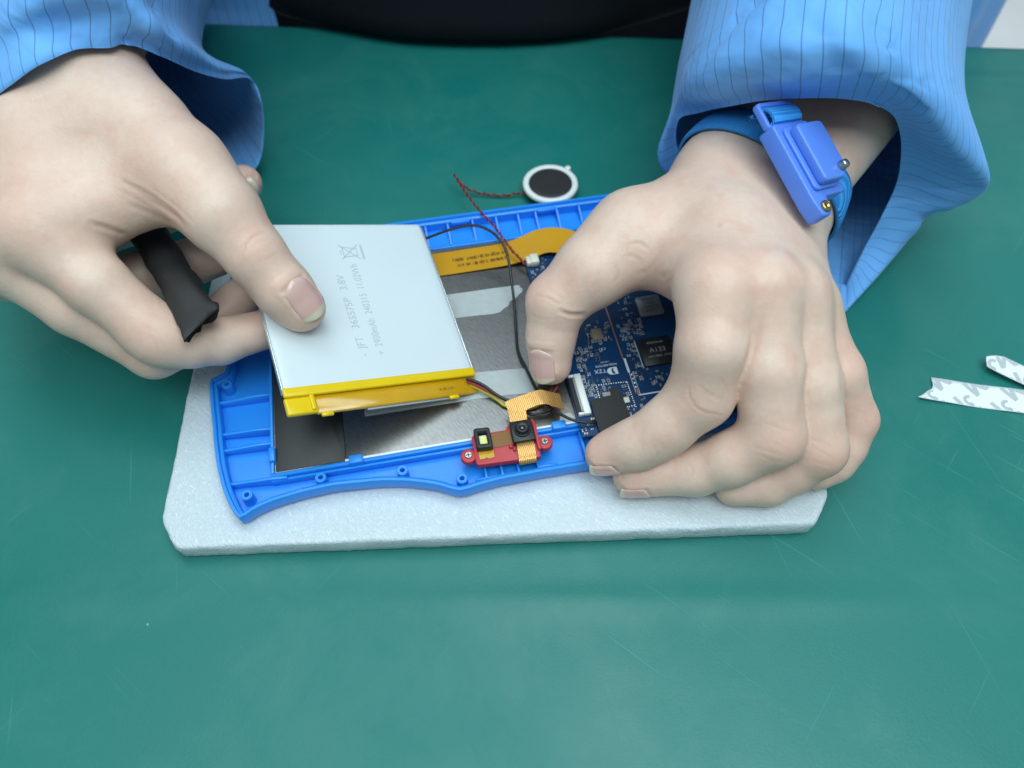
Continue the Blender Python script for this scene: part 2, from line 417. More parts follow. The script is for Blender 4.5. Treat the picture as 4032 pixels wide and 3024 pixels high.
# ================================================================== foam sheet
def rounded_poly(P, r, n=5):
    P = np.asarray(P, float); out = []; m = len(P)
    rr = [r] * m if np.isscalar(r) else r
    for i in range(m):
        p, a, b = P[i], P[i - 1], P[(i + 1) % m]
        da = (a - p) / np.linalg.norm(a - p); db = (b - p) / np.linalg.norm(b - p)
        p0, p2 = p + da * rr[i], p + db * rr[i]
        for k in range(n + 1):
            t = k / n; out.append((1 - t) ** 2 * p0 + 2 * t * (1 - t) * p + t * t * p2)
    return [tuple(q) for q in out]
def foam():
    poly = np.array(rounded_poly([(-125, 108.6), (115, 118.2), (122.5, 130.5), (120, 262), (-142, 262), (-133, 120)], [3, 3, 3, 4, 4, 3], 4))
    # resample the outline finely
    m = len(poly); pts = []
    for i in range(m):
        a, b_ = poly[i], poly[(i + 1) % m]; n = max(1, int(np.linalg.norm(b_ - a) / 2.0))
        for k in range(n): pts.append(a + (b_ - a) * k / n)
    pts = np.array(pts); n = len(pts)
    nrm = np.roll(pts, -1, 0) - np.roll(pts, 1, 0); nrm = np.stack([nrm[:, 1], -nrm[:, 0]], -1); nrm /= np.linalg.norm(nrm, axis=1)[:, None]
    prof = [(1.0, .4), (.3, 1.6), (.1, 4.5), (0, 7.0), (.15, 8.6), (.5, 9.5), (1.2, 9.95), (2.2, 10.05)]
    V, F = [], []
    for j, (ins, z) in enumerate(prof):
        for i in range(n):
            q = pts[i] - nrm[i] * ins
            w_ = .30 * mnoise.noise(Vector((q[0] * .35, q[1] * .35, z * .4 + 3))) + .35 * mnoise.noise(Vector((q[0] * .09, q[1] * .09, z)))
            q = q + nrm[i] * w_
            V.append((q[0], q[1], max(.25, z + .14 * mnoise.noise(Vector((q[0] * .2, q[1] * .2, 9))) * (1 if j else .3))))
    for j in range(len(prof) - 1):
        for i in range(n):
            k = (i + 1) % n; F.append((j * n + i, j * n + k, (j + 1) * n + k, (j + 1) * n + i))
    F.append(tuple(range(n))[::-1]); F.append(tuple((len(prof) - 1) * n + i for i in range(n)))
    return V, F
V, F = foam()
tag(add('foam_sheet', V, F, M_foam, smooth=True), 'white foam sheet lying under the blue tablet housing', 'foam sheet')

# ================================================================== tablet
TH = math.radians(11.0)
TO = un(1084, 1863, 16)
TB = 10.4                                                            # bottom of the housing above the mat
TL = Matrix.Translation(Vector((TO[0], TO[1], TB)) * MM) @ Matrix.Rotation(TH, 4, 'Z')
TX = np.array([math.cos(TH), math.sin(TH), 0]); TY = np.array([-math.sin(TH), math.cos(TH), 0])
def tw(x, y, z): return np.array([TO[0], TO[1], TB]) + TX * x + TY * y + np.array([0, 0, z])
def tl(u, v, z):                                                     # photo point at height z (above housing base) -> tablet frame
    p = un(u, v, z + TB) - np.array([TO[0], TO[1], TB]); return float(p @ TX), float(p @ TY)
tablet = empty('tablet', (TO[0], TO[1], TB), 'opened blue tablet housing lying face down with its circuit board exposed', 'tablet', rotz=TH)
def tp(name, VF, m, parent=tablet, **k): return add(name, VF[0], VF[1], m, parent, TL, **k)

outline = [(-13, -18.5), (-8, -15.2), (-1, -13.0), (10.4, -11.4), (22, -10.8), (39.4, -12.2), (48, -13.9), (56.6, -16.6), (62, -18.8), (65.4, -21), (68.4, -22.6),
           (75, -21.3), (84, -20.4), (98, -20.2), (111, -20.2), (124, -20.4), (136, -21.5), (142, -22.6), (150, -19), (165, -14), (185, -12.5), (196, -14), (203, -18),
           (208, -8), (211, 5), (212.5, 20), (213, 36), (213, 46), (206, 49), (206, 56), (213, 59), (213, 90), (210, 112), (204, 120), (196, 123.6),
           (150, 123.8), (100, 124), (50, 124), (8, 124), (-4, 122), (-12, 117), (-17, 108), (-18.5, 96), (-18.5, 75), (-18.5, 62), (-18.5, 50), (-25.6, 48.3),
           (-25, 40), (-24.4, 33), (-23.6, 26), (-22.8, 16), (-21.5, 6), (-19.3, -4), (-16.5, -12)]
def dense(poly, step=2.5):
    out = []
    for i in range(len(poly)):
        a, b_ = np.array(poly[i]), np.array(poly[(i + 1) % len(poly)]); n = max(1, int(np.linalg.norm(b_ - a) / step))
        out += [a + (b_ - a) * k / n for k in range(n)]
    return np.array(out)
def housing():
    P = dense(outline); n = len(P)
    for _ in range(1): P = P * .6 + .2 * (np.roll(P, 1, 0) + np.roll(P, -1, 0))
    e = np.roll(P, -1, 0) - np.roll(P, 1, 0); N = np.stack([e[:, 1], -e[:, 0]], -1); N /= np.linalg.norm(N, axis=1)[:, None]
    for _ in range(2): N = N + .5 * (np.roll(N, 1, 0) + np.roll(N, -1, 0)); N /= np.linalg.norm(N, axis=1)[:, None]
    prof = [(2.6, .0), (1.0, .7), (.2, 2.2), (0, 4), (0, 7.3), (.35, 7.9), (1.35, 7.9), (1.6, 7.6), (1.7, 6.4), (2.7, 6.25), (2.95, 6.0), (3.05, 3.6), (3.2, 1.2)]
    V, F = [], []
    for ins, z in prof: V += [(p[0] - q[0] * ins, p[1] - q[1] * ins, z) for p, q in zip(P, N)]
    for j in range(len(prof) - 1):
        for i in range(n):
            k = (i + 1) % n; F.append((j * n + i, j * n + k, (j + 1) * n + k, (j + 1) * n + i))
    fl = prism([(p[0] - q[0] * 1.2, p[1] - q[1] * 1.2) for p, q in zip(P, N)], .6, 1.6)
    return merge((V, F), fl)
shell = tp('housing', housing(), M_blue, smooth=True)
m_ = shell.modifiers.new('en', 'EDGE_SPLIT'); m_.split_angle = math.radians(42)
# inner frame round the screen
W_, H_ = 187, 104
fr = merge(box(-1.6, W_ + 1.6, -1.9, -.35, 1.5, 6.3), box(-1.6, W_ + 1.6, H_ + .3, H_ + 1.6, 1.5, 6.4), box(-1.6, -.3, -.35, H_ + .3, 1.5, 6.3), box(W_ + .3, W_ + 1.6, -.35, H_ + .3, 1.5, 6.3),
           box(-1.6, W_, -3.4, -2.3, 1.5, 5.2))
bevel(tp('screen_frame', fr, M_blue, shell), .2, 1)
# ribs: left margin, top margin, under the camera module
def rib(p0, p1, z0, z1, th=1.0):
    p0, p1 = np.array(p0, float), np.array(p1, float); d = p1 - p0; L = np.linalg.norm(d); d /= L; nn = np.array([-d[1], d[0]]) * th / 2
    V = []
    for t, zt in ((0, z0), (.12, z0), (.3, z0 * .72 + z1 * .28), (.7, z1), (1, z1)):
        for s in (-1, 1):
            q = p0 + d * L * t + nn * s
            V += [(q[0], q[1], 1.3), (q[0], q[1], zt)]
    F = []
    for i in range(4):
        a, b_ = 4 * i, 4 * i + 4
        F += [(a + 1, b_ + 1, b_ + 3, a + 3), (a, a + 2, b_ + 2, b_), (a, b_, b_ + 1, a + 1), (a + 2, a + 3, b_ + 3, b_ + 2)]
    F += [(0, 1, 3, 2), (16, 18, 19, 17)]
    return V, F
for p0, p1, z0, z1 in [((-23, 37.3), (-1.2, 37), 5.2, 6.4), ((-21.6, 21.9), (-1.2, 20.3), 5.2, 6.4), ((-20.8, 14.2), (-1.2, 13.5), 5.2, 6.4), ((-18.4, -1.0), (4.5, -2.8), 5.2, 6.4),
                       ((-16, 68), (-1.2, 68), 5.2, 6.4), ((-16, 84), (-1.2, 84), 5.2, 6.4)]:
    bevel(tp('rib', rib(p0, p1, z0, z1, 1.2), M_blue, shell), .15, 1)
for x in (62, 73.5, 84.2, 96.3, 107.8, 118.6, 127.3, 137.9, 149, 160):
    tp('rib', rib((x, 121.3), (x + .4, 105.2), 6.4, 2.3, .8), M_blue, shell)
for x in (79.4, 85.7, 92.1, 99.8):
    tp('rib', rib((x, -17.6), (x - .2, -6), 5.6, 5.0, .8), M_blue, shell)
# notched ledge and snap pads along the top wall
for x in (86, 128.5): bevel(tp('snap_pad', box(x, x + 9.2, 119.6, 121.4, 4.4, 6.6), M_blue, shell), .5, 2)
# screw bosses
bp_, bf_ = lathe([(2.35, 1.4), (2.2, 6.9), (2.0, 7.15), (1.0, 7.15), (.9, 6.9), (.85, 4.0)], 24)
for (x, y) in [(-18.4, 44.6), (-10.4, -8.0), (17.2, -5.9), (48.1, -8.8), (70.0, -16.6), (150, -14.6), (-13, 105)]:
    tp('screw_boss', ([(a + x, b_ + y, c) for a, b_, c in bp_], bf_), M_blue, shell, smooth=False)
    o = shell.children[-1]; e_ = o.modifiers.new('e', 'EDGE_SPLIT'); e_.split_angle = math.radians(40)
    for p in o.data.polygons: p.use_smooth = True
# clips that hold the screen, and snap bumps along the scalloped wall
for x0, x1, y0, y1, zt in [(28.4, 33.7, -2.6, 1.0, 8.0), (108.6, 114.2, -2.6, 1.0, 8.0), (-2.0, .5, 4.3, 10.6, 8.0)]:
    bevel(tp('clip', box(x0, x1, y0, y1, 1.4, zt), M_blue, shell), .5, 2)
for x0, x1, y, s in [(6.2, 10.6, -9.9, .16), (25.5, 29.9, -9.3, -.03), (45.4, 49.9, -11.7, -.22)]:
    V, F = box(0, x1 - x0, -.6, .6, 5.6, 6.9); V = [(x0 + a, y + b_ + a * s, c) for a, b_, c in V]
    bevel(tp('snap_bump', (V, F), M_blue, shell), .3, 1)
for x0, x1, y in [(75, 99, -17.2), (99.2, 107.2, -16.9)]:
    bevel(tp('ledge', box(x0, x1, y - .6, y + .5, 1.4, 6.6 if x0 > 90 else 5.4), M_blue, shell), .25, 1)
bevel(tp('ledge', box(118.6, 119.8, -15, -4, 1.4, 5.2), M_blue, shell), .3, 1)

# ---- screen module: steel back, white rim, black film, clear tapes
lcd = tp('display_panel', box(0, W_, 0, H_, 1.9, 5.6), M_lcd)
tp('panel_edge', box(26.8, 118.8, -.2, .7, 5.0, 5.95), M_white, lcd)
bevel(tp('black_film', prism(rounded_poly([(.3, .3), (27.2, .3), (27.2, 103.6), (.3, 103.6)], [.3, 1.6, .3, .3], 4), 5.63, 5.8), M_film, lcd), .05, 1)
def ragged(poly, z, name, th=.1):
    V, F = prism(poly, z, z + th); return tp(name, (V, F), M_tape, lcd)
ragged([(40, 62.2), (80, 62), (88, 61.8), (96, 61.2), (99.3, 61.6), (101, 63.2), (103.4, 64.4), (104.8, 67.0), (107.6, 68.2), (109.2, 70.0), (111.0, 71.2), (111.6, 73.2), (110.6, 74.2), (110.9, 75.6), (100, 75.9), (79, 76), (40, 76)], 5.68, 'tape_strip')
ragged([(36, 18.9), (83, 18.6), (95, 18), (105, 17.2), (106.4, 19), (107.9, 21), (107.5, 24), (109.2, 26), (108.8, 29.3), (100, 30.3), (84, 31.6), (36, 32.4)], 5.68, 'tape_strip')
ragged([(112, -.5), (118.6, -.8), (118.8, 3), (117, 5), (113, 4.2)], 5.68, 'tape_strip')

# ---- wide orange flex cable across the top of the screen
fp = catmull([(34, 94.6, 6.1), (55, 94.6, 6.1), (75, 94.5, 6.2), (95, 94.5, 6.4), (108, 94.4, 7.0), (117, 94.6, 9.0), (125, 95.2, 11.2), (132, 94.0, 11.8), (139, 90.5, 11), (144, 85, 10)], 8)
T_ = np.gradient(fp, axis=0); sd = np.stack([-T_[:, 1], T_[:, 0], 0 * T_[:, 0]], -1); sd /= np.linalg.norm(sd, axis=1)[:, None]
wd = np.interp(fp[:, 0], [34, 110, 122, 132, 145], [14, 14, 15, 16, 16])
flex = tp('flex_cable', ribbon(fp, sd, wd, .16), M_flex, smooth=False)
for p in flex.data.polygons: p.use_smooth = True
flex.modifiers.new('e', 'EDGE_SPLIT')
pr_ = []
for row, (ya, yb) in enumerate(((94.4, 97.0), (90.9, 93.4))):
    x = 83.2 + row * .8
    while x < 108.6:
        wv_ = rng.choice([.18, .25, .4, .6]); h0 = rng.random() * .8
        if rng.random() < .8:
            zz = 6.32 + (np.interp(x, [95, 108], [0, .62]) if x > 95 else 0) + np.interp(x, [75, 95], [0, .2]) * (x <= 95)
            zz = float(np.interp(x, fp[:, 0], fp[:, 2])) + .1
            pr_.append(box(x, x + wv_, ya + h0 * .5, yb - rng.random() * .8, zz, zz + .03))
            if rng.random() < .4: pr_.append(box(x, x + .75, ya + 1, ya + 1.4, zz, zz + .03))
        x += wv_ + rng.choice([.15, .25, .35])
tp('printed_code', merge(*pr_), M_flexprint, flex)

# ---- main circuit board
bz = 7.4; bt = 8.4
pcb_poly = rounded_poly([(119.2, -8.6), (186, -8.6), (186, 90), (115.6, 90), (115.6, 30), (119.2, 24)], [.5, 1, 3, 4.0, .5, .5], 5)
pcb = tp('main_board', prism(pcb_poly, bz, bt), M_pcb)
silk = []
def frame(x0, x1, y0, y1, t=.16):
    z = bt + .02
    return merge(box(x0, x1, y0, y0 + t, z, z + .03), box(x0, x1, y1 - t, y1, z, z + .03), box(x0, x0 + t, y0 + t, y1 - t, z, z + .03), box(x1 - t, x1, y0 + t, y1 - t, z, z + .03))
# chips
bevel(tp('processor_chip', box(152.6, 166.8, 18.6, 32.6, bt + .15, bt + 1.3), M_chip, pcb), .15, 1)
pc = pcb.children[-1]
def ptxt(s, size, x, y, z, m, parent, rot=0, sq=1.0, name='lettering'):
    c_, s_ = math.cos(rot), math.sin(rot)
    return tp(name, place_text(s, size, (x, y, z), (c_, s_, 0), (-s_, c_, 0), .0, sq), m, parent)
ptxt('A133', 3.3, 156.4, 25.0, bt + 1.33, M_chiptext, pc)
ptxt('H6128BA  67NV', 1.5, 155.2, 22.4, bt + 1.33, M_chiptext, pc)
ptxt('Allwinner', 1.9, 156.2, 29.4, bt + 1.33, M_chiptext, pc)
tp('silkscreen_line', box(151.8, 152.1, 18.6, 33.2, bt + .02, bt + .06), M_silk, pcb)
bevel(tp('memory_chip', prism(rounded_poly([(158.2, 44.6), (169.0, 44.6), (169.0, 55.2), (158.2, 55.2)], 1.2, 4), bt + .1, bt + 1.6), M_can, pcb), .3, 2)
mc = pcb.children[-1]
for i, s in enumerate(('SPECT', 'E1043', 'D9X7Q', '8A2C')): ptxt(s, 2.0, 161.0, 52.4 - i * 2.1, bt + 1.63, M_dkprint, mc)
# ribbon-cable socket: white body, dark latch
bevel(tp('cable_socket', merge(box(122.0, 124.8, .4, 19.8, bt, bt + 2.4), box(119.7, 122.0, .4, 1.5, bt, bt + 2.3), box(119.7, 122.0, 18.7, 19.8, bt, bt + 2.3)), M_white, pcb), .2, 1)
sk = pcb.children[-1]
tp('latch', box(119.5, 121.9, 1.6, 18.6, bt + .1, bt + 1.6), M_chip, sk)
tp('latch_edge', box(121.2, 121.95, 2.2, 18.0, bt + 1.6, bt + 1.9), M_can, sk)
# wire socket in cream plastic at the corner of the board
bevel(tp('wire_socket', merge(box(115.8, 119.6, 83.0, 87.6, bt, bt + 2.6), box(117.6, 121.4, 82.6, 87.9, bt, bt + 3.4)), M_cream, pcb), .25, 1)
# solder castellations of the radio module
for i in range(13): silk
pad_v, pad_f = lathe([(.0, 0), (.36, .02), (.42, .18), (.30, .4), (.1, .48)], 8)
pads = [(130.4 + i * 1.03, 14.1 - i * .05) for i in range(13)] + [(143.2 + i * .02, 13.0 - i * 1.0) for i in range(13)] + [(130.3, 13.0 - i * 1.0) for i in range(7)] + [(139.9 + i * 1.0, 1.6 - i * .03) for i in range(4)]
for i, (x, y) in enumerate(pads):
    vert = 13 <= i < 33
    V = [(x + a * (1.4 if vert else .8), y + b_ * (.8 if vert else 1.5), bt + c) for a, b_, c in pad_v]
    tp('solder_pad', (V, pad_f), M_tin, pcb, smooth=True)
bevel(tp('crystal', box(139.4, 141.8, 3.2, 6.0, bt, bt + .9), M_cream, pcb), .4, 2)
# copper rail and white silkscreen lines
tp('copper_rail', merge(box(144.5, 145.1, 25, 60, bt + .02, bt + .1), box(145.9, 146.5, 6.4, 9.2, bt + .02, bt + .1), box(145.8, 146.3, 12, 13, bt + .02, bt + .1)), M_cu, pcb)
tp('silkscreen_line', merge(box(144.9, 145.9, 17.8, 25, bt + .03, bt + .08), box(146.2, 156, 5.9, 6.5, bt + .03, bt + .08), box(145.3, 145.5, 7.5, 17.8, bt + .03, bt + .07), box(146.8, 147, 6.6, 17.8, bt + .03, bt + .07)), M_silk, pcb)
for i in range(4):
    V = [(146.15 + a * 1.3, 16.6 - i * 2.1 + b_ * 2.0, bt + c) for a, b_, c in pad_v]; tp('solder_pad', (V, pad_f), M_tin, pcb, smooth=True)
# logo block and board name, printed upside down on the board
def arc_d():
    pts = [(141.0, 18.0), (141.0, 21.6)] + [(138.6 - 2.0 * math.sin(a), 19.8 + 1.8 * math.cos(a)) for a in np.linspace(0, math.pi, 12)]
    return prism(pts, bt + .02, bt + .06)
tp('logo', arc_d(), M_silk, pcb)
tp('logo_figure', prism([(139.9, 18.3), (139.3, 20.0), (139.6, 21.0), (138.9, 21.2), (138.5, 20.2), (138.7, 18.3)], bt + .065, bt + .09), M_pcb, pcb.children[-1])
ptxt('TZX', 2.6, 136.4, 21.4, bt + .05, M_silk, pcb, math.pi)
ptxt('IPD00-A87/T07A', 1.45, 141.6, 23.6, bt + .05, M_silk, pcb, math.pi, .9)
ptxt('V1.0 2307', 1.1, 138.6, 25.2, bt + .05, M_silk, pcb, math.pi, .8)
# passives: shared meshes, one object each
def smd(l, w_, h, e):
    a = box(-l / 2 + e, l / 2 - e, -w_ / 2, w_ / 2, 0, h); b_ = box(-l / 2, -l / 2 + e, -w_ / 2, w_ / 2, 0, h * 1.04); c_ = box(l / 2 - e, l / 2, -w_ / 2, w_ / 2, 0, h * 1.04)
    V, F = merge(a, b_, c_); me = bpy.data.meshes.new('passive')
    me.from_pydata([tuple(np.array(v) * MM) for v in V], [], F); return me
kinds = []
for nm, l, w_, h, e, m1 in (('capacitor', 1.0, .55, .5, .26, M_cap), ('resistor', 1.1, .55, .35, .25, M_chip), ('capacitor', 1.5, .85, .8, .36, M_cap), ('inductor', 1.7, 1.4, 1.0, .4, M_chip)):
    me = smd(l, w_, h, e); me.materials.append(m1); me.materials.append(M_tin)
    me.polygons.foreach_set('material_index', [0] * 6 + [1] * 12); kinds.append((nm, me, l, w_))
spots = []
def scatter(x0, x1, y0, y1, n, ks=(0, 0, 1, 1, 2)):
    t = 0
    while n > 0 and t < 400:
        t += 1; x, y = rng.uniform(x0, x1), rng.uniform(y0, y1); k = rng.choice(ks); r_ = .85 if k < 2 else 1.25
        if all((x - a) ** 2 + (y - b_) ** 2 > (r_ + c_) ** 2 * .55 for a, b_, c_, _ in spots): spots.append((x, y, r_, k)); n -= 1
scatter(125.6, 129.6, 9, 28, 26)
scatter(125.6, 133, 28, 34, 16, (0, 1, 2, 3))
scatter(133, 143.4, 35, 46, 20, (0, 1, 2, 2, 3))
scatter(147.4, 151.2, 14, 36, 26)
scatter(147.2, 158, 36, 43.5, 24)
scatter(148, 157, 44, 60, 18)
scatter(153, 164, 8, 17.6, 16, (0, 0, 1, 2))
scatter(131.2, 136.6, 7.6, 12.6, 12, (0, 0, 1))
scatter(140.2, 142.4, 7, 12, 4, (0, 1))
scatter(139.8, 146, -7.2, .6, 12, (0, 0, 1, 2))
scatter(144.4, 150, -6, 5, 10, (0, 1, 2))
scatter(116.8, 123.6, 70, 82, 18, (0, 0, 1, 2)); scatter(122, 125, 82.5, 88.5, 5, (0, 1))
scatter(119.6, 125, -8, -.6, 6, (0, 1, 2))
scatter(131.4, 139, 26, 33, 5, (1, 3)); scatter(127.5, 136, 15.4, 17.4, 4, (0, 1))
for i, (x, y, r_, k) in enumerate(spots):
    nm, me, l, w_ = kinds[k]
    o = bpy.data.objects.new(nm, me); COL.objects.link(o); o.parent = pcb; o.matrix_parent_inverse = wmat(pcb).inverted()
    q = tw(x, y, bt + .02); rot = rng.choice([0, math.pi / 2]) + rng.uniform(-.05, .05)
    o.location = Vector(q) * MM; o.rotation_euler = (0, 0, TH + rot)
    if rng.random() < .45:
        hw, hh = (l / 2 + .28, w_ / 2 + .28)
        if abs(math.cos(rot)) < .5: hw, hh = hh, hw
        silk.append(frame(x - hw, x + hw, y - hh, y + hh, .13))
tp('silkscreen_print', merge(*silk), M_silk, pcb)
bevel(tp('inductor_block', prism(rounded_poly([(134.6, 36.2), (139.2, 36.0), (139.4, 41.6), (134.8, 41.8)], .8, 3), bt, bt + 1.6), M_cap, pcb), .2, 1)
# black tape over the radio module
V, F = prism([(126.0, 6.6), (130.5, 7.1), (134.6, 7.3), (134.9, 10.6), (138.6, 10.4), (138.9, 5.4), (139.4, 0), (140.0, -7.6), (126.0, -9.4), (125.6, -1)], bt + 1.5, bt + 1.75)
tp('black_tape', (V, F), M_clothtape, pcb)
tp('radio_module', box(131.5, 138.8, -6, 9.2, bt, bt + 1.45), M_can, pcb)

# ---- black antenna lead looping over the open housing
pth = [(1560, 985, 27), (1620, 960, 29), (1687, 935, 31), (1770, 905, 34), (1853, 887, 36), (1925, 906, 36), (1980, 960, 34), (2002, 1025, 30), (2013, 1100, 26), (2023, 1180, 22), (2031, 1290, 19), (2040, 1380, 18.3),
       (2075, 1458, 18.3), (2112, 1535, 18.6), (2138, 1572, 19.5), (2157, 1596, 20.6), (2197, 1625, 21.3), (2265, 1657, 21.6), (2330, 1663, 20.9), (2352, 1664, 19.8)]
V, F = tube(catmull([un(*p) for p in pth], 6), .62, 10)
add('antenna_wire', V, F, M_wireblk, tablet, smooth=True)
pth = [(2072, 1626, 18), (2105, 1634, 18), (2150, 1632, 18), (2180, 1610, 18.4)]
V, F = tube(catmull([un(*p) for p in pth], 6), .6, 8); add('antenna_wire', V, F, M_wireblk, tablet, smooth=True)

# ================================================================== red camera module
cx_, cy_ = 89, -7
cmod = empty('camera_module', tw(cx_, cy_, 5), 'red plastic camera module with black lens and yellow LED, perched on the housing edge', 'camera module', rotz=TH)
def cp(name, VF, m, parent=cmod, **k): return add(name, VF[0], VF[1], m, parent, TL, **k)
z0 = 6.8
body = rounded_poly([(76.2, -13.6), (101.2, -14.6), (101.6, 1.0), (99.6, 1.4), (90.6, 1.4), (90.4, -.4), (76.2, -.4)], [1.6, 1.2, 1.0, .5, .6, .3, 1.4], 4)
hold = cp('holder', prism(body, z0, z0 + 3.0), M_red); bevel(hold, .45, 2)
for x, y in ((73.9, -8.6), (104.0, -8.2)):
    ear = lathe([(3.1, z0), (3.1, z0 + 2.2), (2.7, z0 + 2.6), (.2, z0 + 2.6)], 32, (x, y, 0))
    sgn = 1 if x < 80 else -1
    bevel(cp('ear', merge(ear, box(min(x, x + sgn * 4), max(x, x + sgn * 4), y - 2.2, y + 2.2, z0 + .05, z0 + 2.3)), M_red), .3, 2)
    sc_ = cp('screw', lathe([(1.45, z0 + 2.4), (1.45, z0 + 2.95), (1.2, z0 + 3.15), (.2, z0 + 3.15)], 20, (x, y, 0)), M_screw)
    cp('cross_slot', merge(box(x - 1.0, x + 1.0, y - .2, y + .2, z0 + 3.1, z0 + 3.19), box(x - .2, x + .2, y - 1.0, y + 1.0, z0 + 3.1, z0 + 3.2)), M_dkprint, sc_)
bevel(cp('side_wall', box(100.5, 101.9, -12.0, .8, z0 + 2.9, z0 + 4.6), M_red), .4, 2)
bevel(cp('side_wall', merge(box(89.8, 91.2, -9.2, -7.6, z0 + 2.9, z0 + 4.4), box(91.1, 92.2, -10.6, -9.1, z0 + 2.9, z0 + 4.4)), M_red), .4, 2)
bevel(cp('side_wall', box(98.8, 101.4, .6, 1.9, z0 + .4, z0 + 4.4), M_red), .4, 2)
cam_b = cp('lens_block', box(91.6, 100.3, -8.4, .9, z0 + 2.6, z0 + 6.4), M_black); bevel(cam_b, .35, 2)
cp('lens_barrel', lathe([(3.25, z0 + 6.3), (3.25, z0 + 7.0), (3.05, z0 + 7.2), (2.75, z0 + 7.1), (2.75, z0 + 6.9), (2.45, z0 + 6.9), (2.35, z0 + 8.5), (2.1, z0 + 8.8), (1.0, z0 + 8.6), (.7, z0 + 8.25), (.05, z0 + 8.2)], 40, (95.9, -3.6, 0)), M_black, cam_b)
bevel(cam_b.children[-1], .08, 1)
cp('lens', lathe([(.95, z0 + 8.45), (.8, z0 + 8.6), (.5, z0 + 8.72), (.05, z0 + 8.76)], 24, (95.9, -3.6, 0)), M_lens, cam_b, smooth=True)
led_out = rounded_poly([(77.3, -8.4), (83.6, -8.8), (83.6, .2), (77.3, .6)], 1.1, 4)
def ring_prism(o_, i_, z0, z1):
    n = len(o_); V = [(x, y, z) for z in (z0, z1) for x, y in o_] + [(x, y, z) for z in (z0, z1) for x, y in i_]; F = []
    for i in range(n):
        k = (i + 1) % n
        F += [(i, k, n + k, n + i), (2 * n + k, 2 * n + i, 3 * n + i, 3 * n + k), (n + i, n + k, 3 * n + k, 3 * n + i), (k, i, 2 * n + i, 2 * n + k)]
    return V, F
led_in = rounded_poly([(78.9, -6.6), (82.1, -6.8), (82.1, -1.4), (78.9, -1.2)], .4, 4)
lf = cp('led_frame', ring_prism(led_out, led_in, z0 + 2.9, z0 + 6.6), M_rubber); bevel(lf, .5, 2)
bevel(cp('led', box(79.0, 82.0, -6.4, -2.0, z0 + 3.0, z0 + 4.6), M_ledw, lf), .2, 1)
cp('phosphor', box(79.5, 81.8, -6.0, -3.0, z0 + 4.61, z0 + 4.75), M_led, lf)
cp('led_tab', prism([(77.9, -11.6), (79.6, -11.8), (80.6, -11.2), (81.3, -11.9), (83.5, -11.7), (83.7, -8.5), (77.8, -8.4)], z0 + 3.02, z0 + 3.5), M_amber)
cp('flex_bridge', box(83.7, 91.5, -7.6, -1.2, z0 + 3.04, z0 + 3.3), mat('brown_flex', (.24, .095, .014), .3))
# copper flex: folded tail in front, and the tail that runs to the board
fold = catmull([(96.1, -8.0, z0 + 4.6), (96.1, -9.6, z0 + 4.8), (96.0, -11.6, z0 + 4.6), (95.9, -13.6, z0 + 4.2), (95.8, -15.4, z0 + 3.4), (95.8, -16.0, z0 + 2.2), (95.8, -15.6, z0 + 1.0), (95.8, -14, z0 - .1)], 5)
cp('copper_flex', ribbon(fold, (1, 0, 0), 6.8, .16), M_copper)
def tlz(u, v, z): x, y = tl(u, v, z); return (x, y, z)
zz = 13.5
left = [tlz(2008, 1662, z0 + 5.5), tlz(2003, 1630, z0 + 6), tlz(1996, 1605, zz - .4), tlz(1990, 1583, zz), tlz(2030, 1566, zz + .5), tlz(2070, 1552, zz + 1), tlz(2122, 1535, zz + 1.6), tlz(2160, 1541, zz + 1), tlz(2204, 1551, 11.0)]
right = [tlz(2076, 1658, z0 + 5.5), tlz(2074, 1640, z0 + 6), tlz(2072, 1624, zz - .4), tlz(2070, 1618, zz - .2), tlz(2076, 1612, zz), tlz(2108, 1598, zz + .6), tlz(2146, 1590, zz + 1.4), tlz(2180, 1600, zz + .4), tlz(2222, 1612, 10.6)]
l_, r_ = catmull(left, 5), catmull(right, 5)
V = [p for a, b_ in zip(l_, r_) for p in (a, b_, (b_[0], b_[1], b_[2] - .18), (a[0], a[1], a[2] - .18))]
F = [(4 * i + k, 4 * i + (k + 1) % 4, 4 * i + 4 + (k + 1) % 4, 4 * i + 4 + k) for i in range(len(l_) - 1) for k in range(4)] + [(3, 2, 1, 0), tuple(4 * (len(l_) - 1) + k for k in range(4))]
cp('copper_flex', (V, F), M_copper)

# ================================================================== battery, lifted on its left edge
k_ = 78 / 75
BQ = np.array([[-102.5, 213.7, 72.], [-39, 242.3, 44.1], [-14.9, 173.8, 30], [-78.3, 145.1, 57.9]]); BQ = (BQ - EYE) * k_ + EYE    # TL TR BR BL
bx = (BQ[2] - BQ[3]) / np.linalg.norm(BQ[2] - BQ[3]); by = BQ[0] - BQ[3]; BLn = np.linalg.norm(by); by = by - bx * (by @ bx); by /= np.linalg.norm(by); bn = np.cross(bx, by)
BW = 78.0
BM = Matrix(((bx[0], by[0], bn[0], BQ[3][0] * MM), (bx[1], by[1], bn[1], BQ[3][1] * MM), (bx[2], by[2], bn[2], BQ[3][2] * MM), (0, 0, 0, 1)))
def bw(x, y, z): return BQ[3] + bx * x + by * y + bn * z
bat = empty('battery', bw(39, 38, -3.6), 'white pouch battery with yellow taped end, tilted up by the hand with the black stick', 'battery')
def bt_(name, VF, m, parent=bat, **k): return add(name, VF[0], VF[1], m, parent, BM, **k)
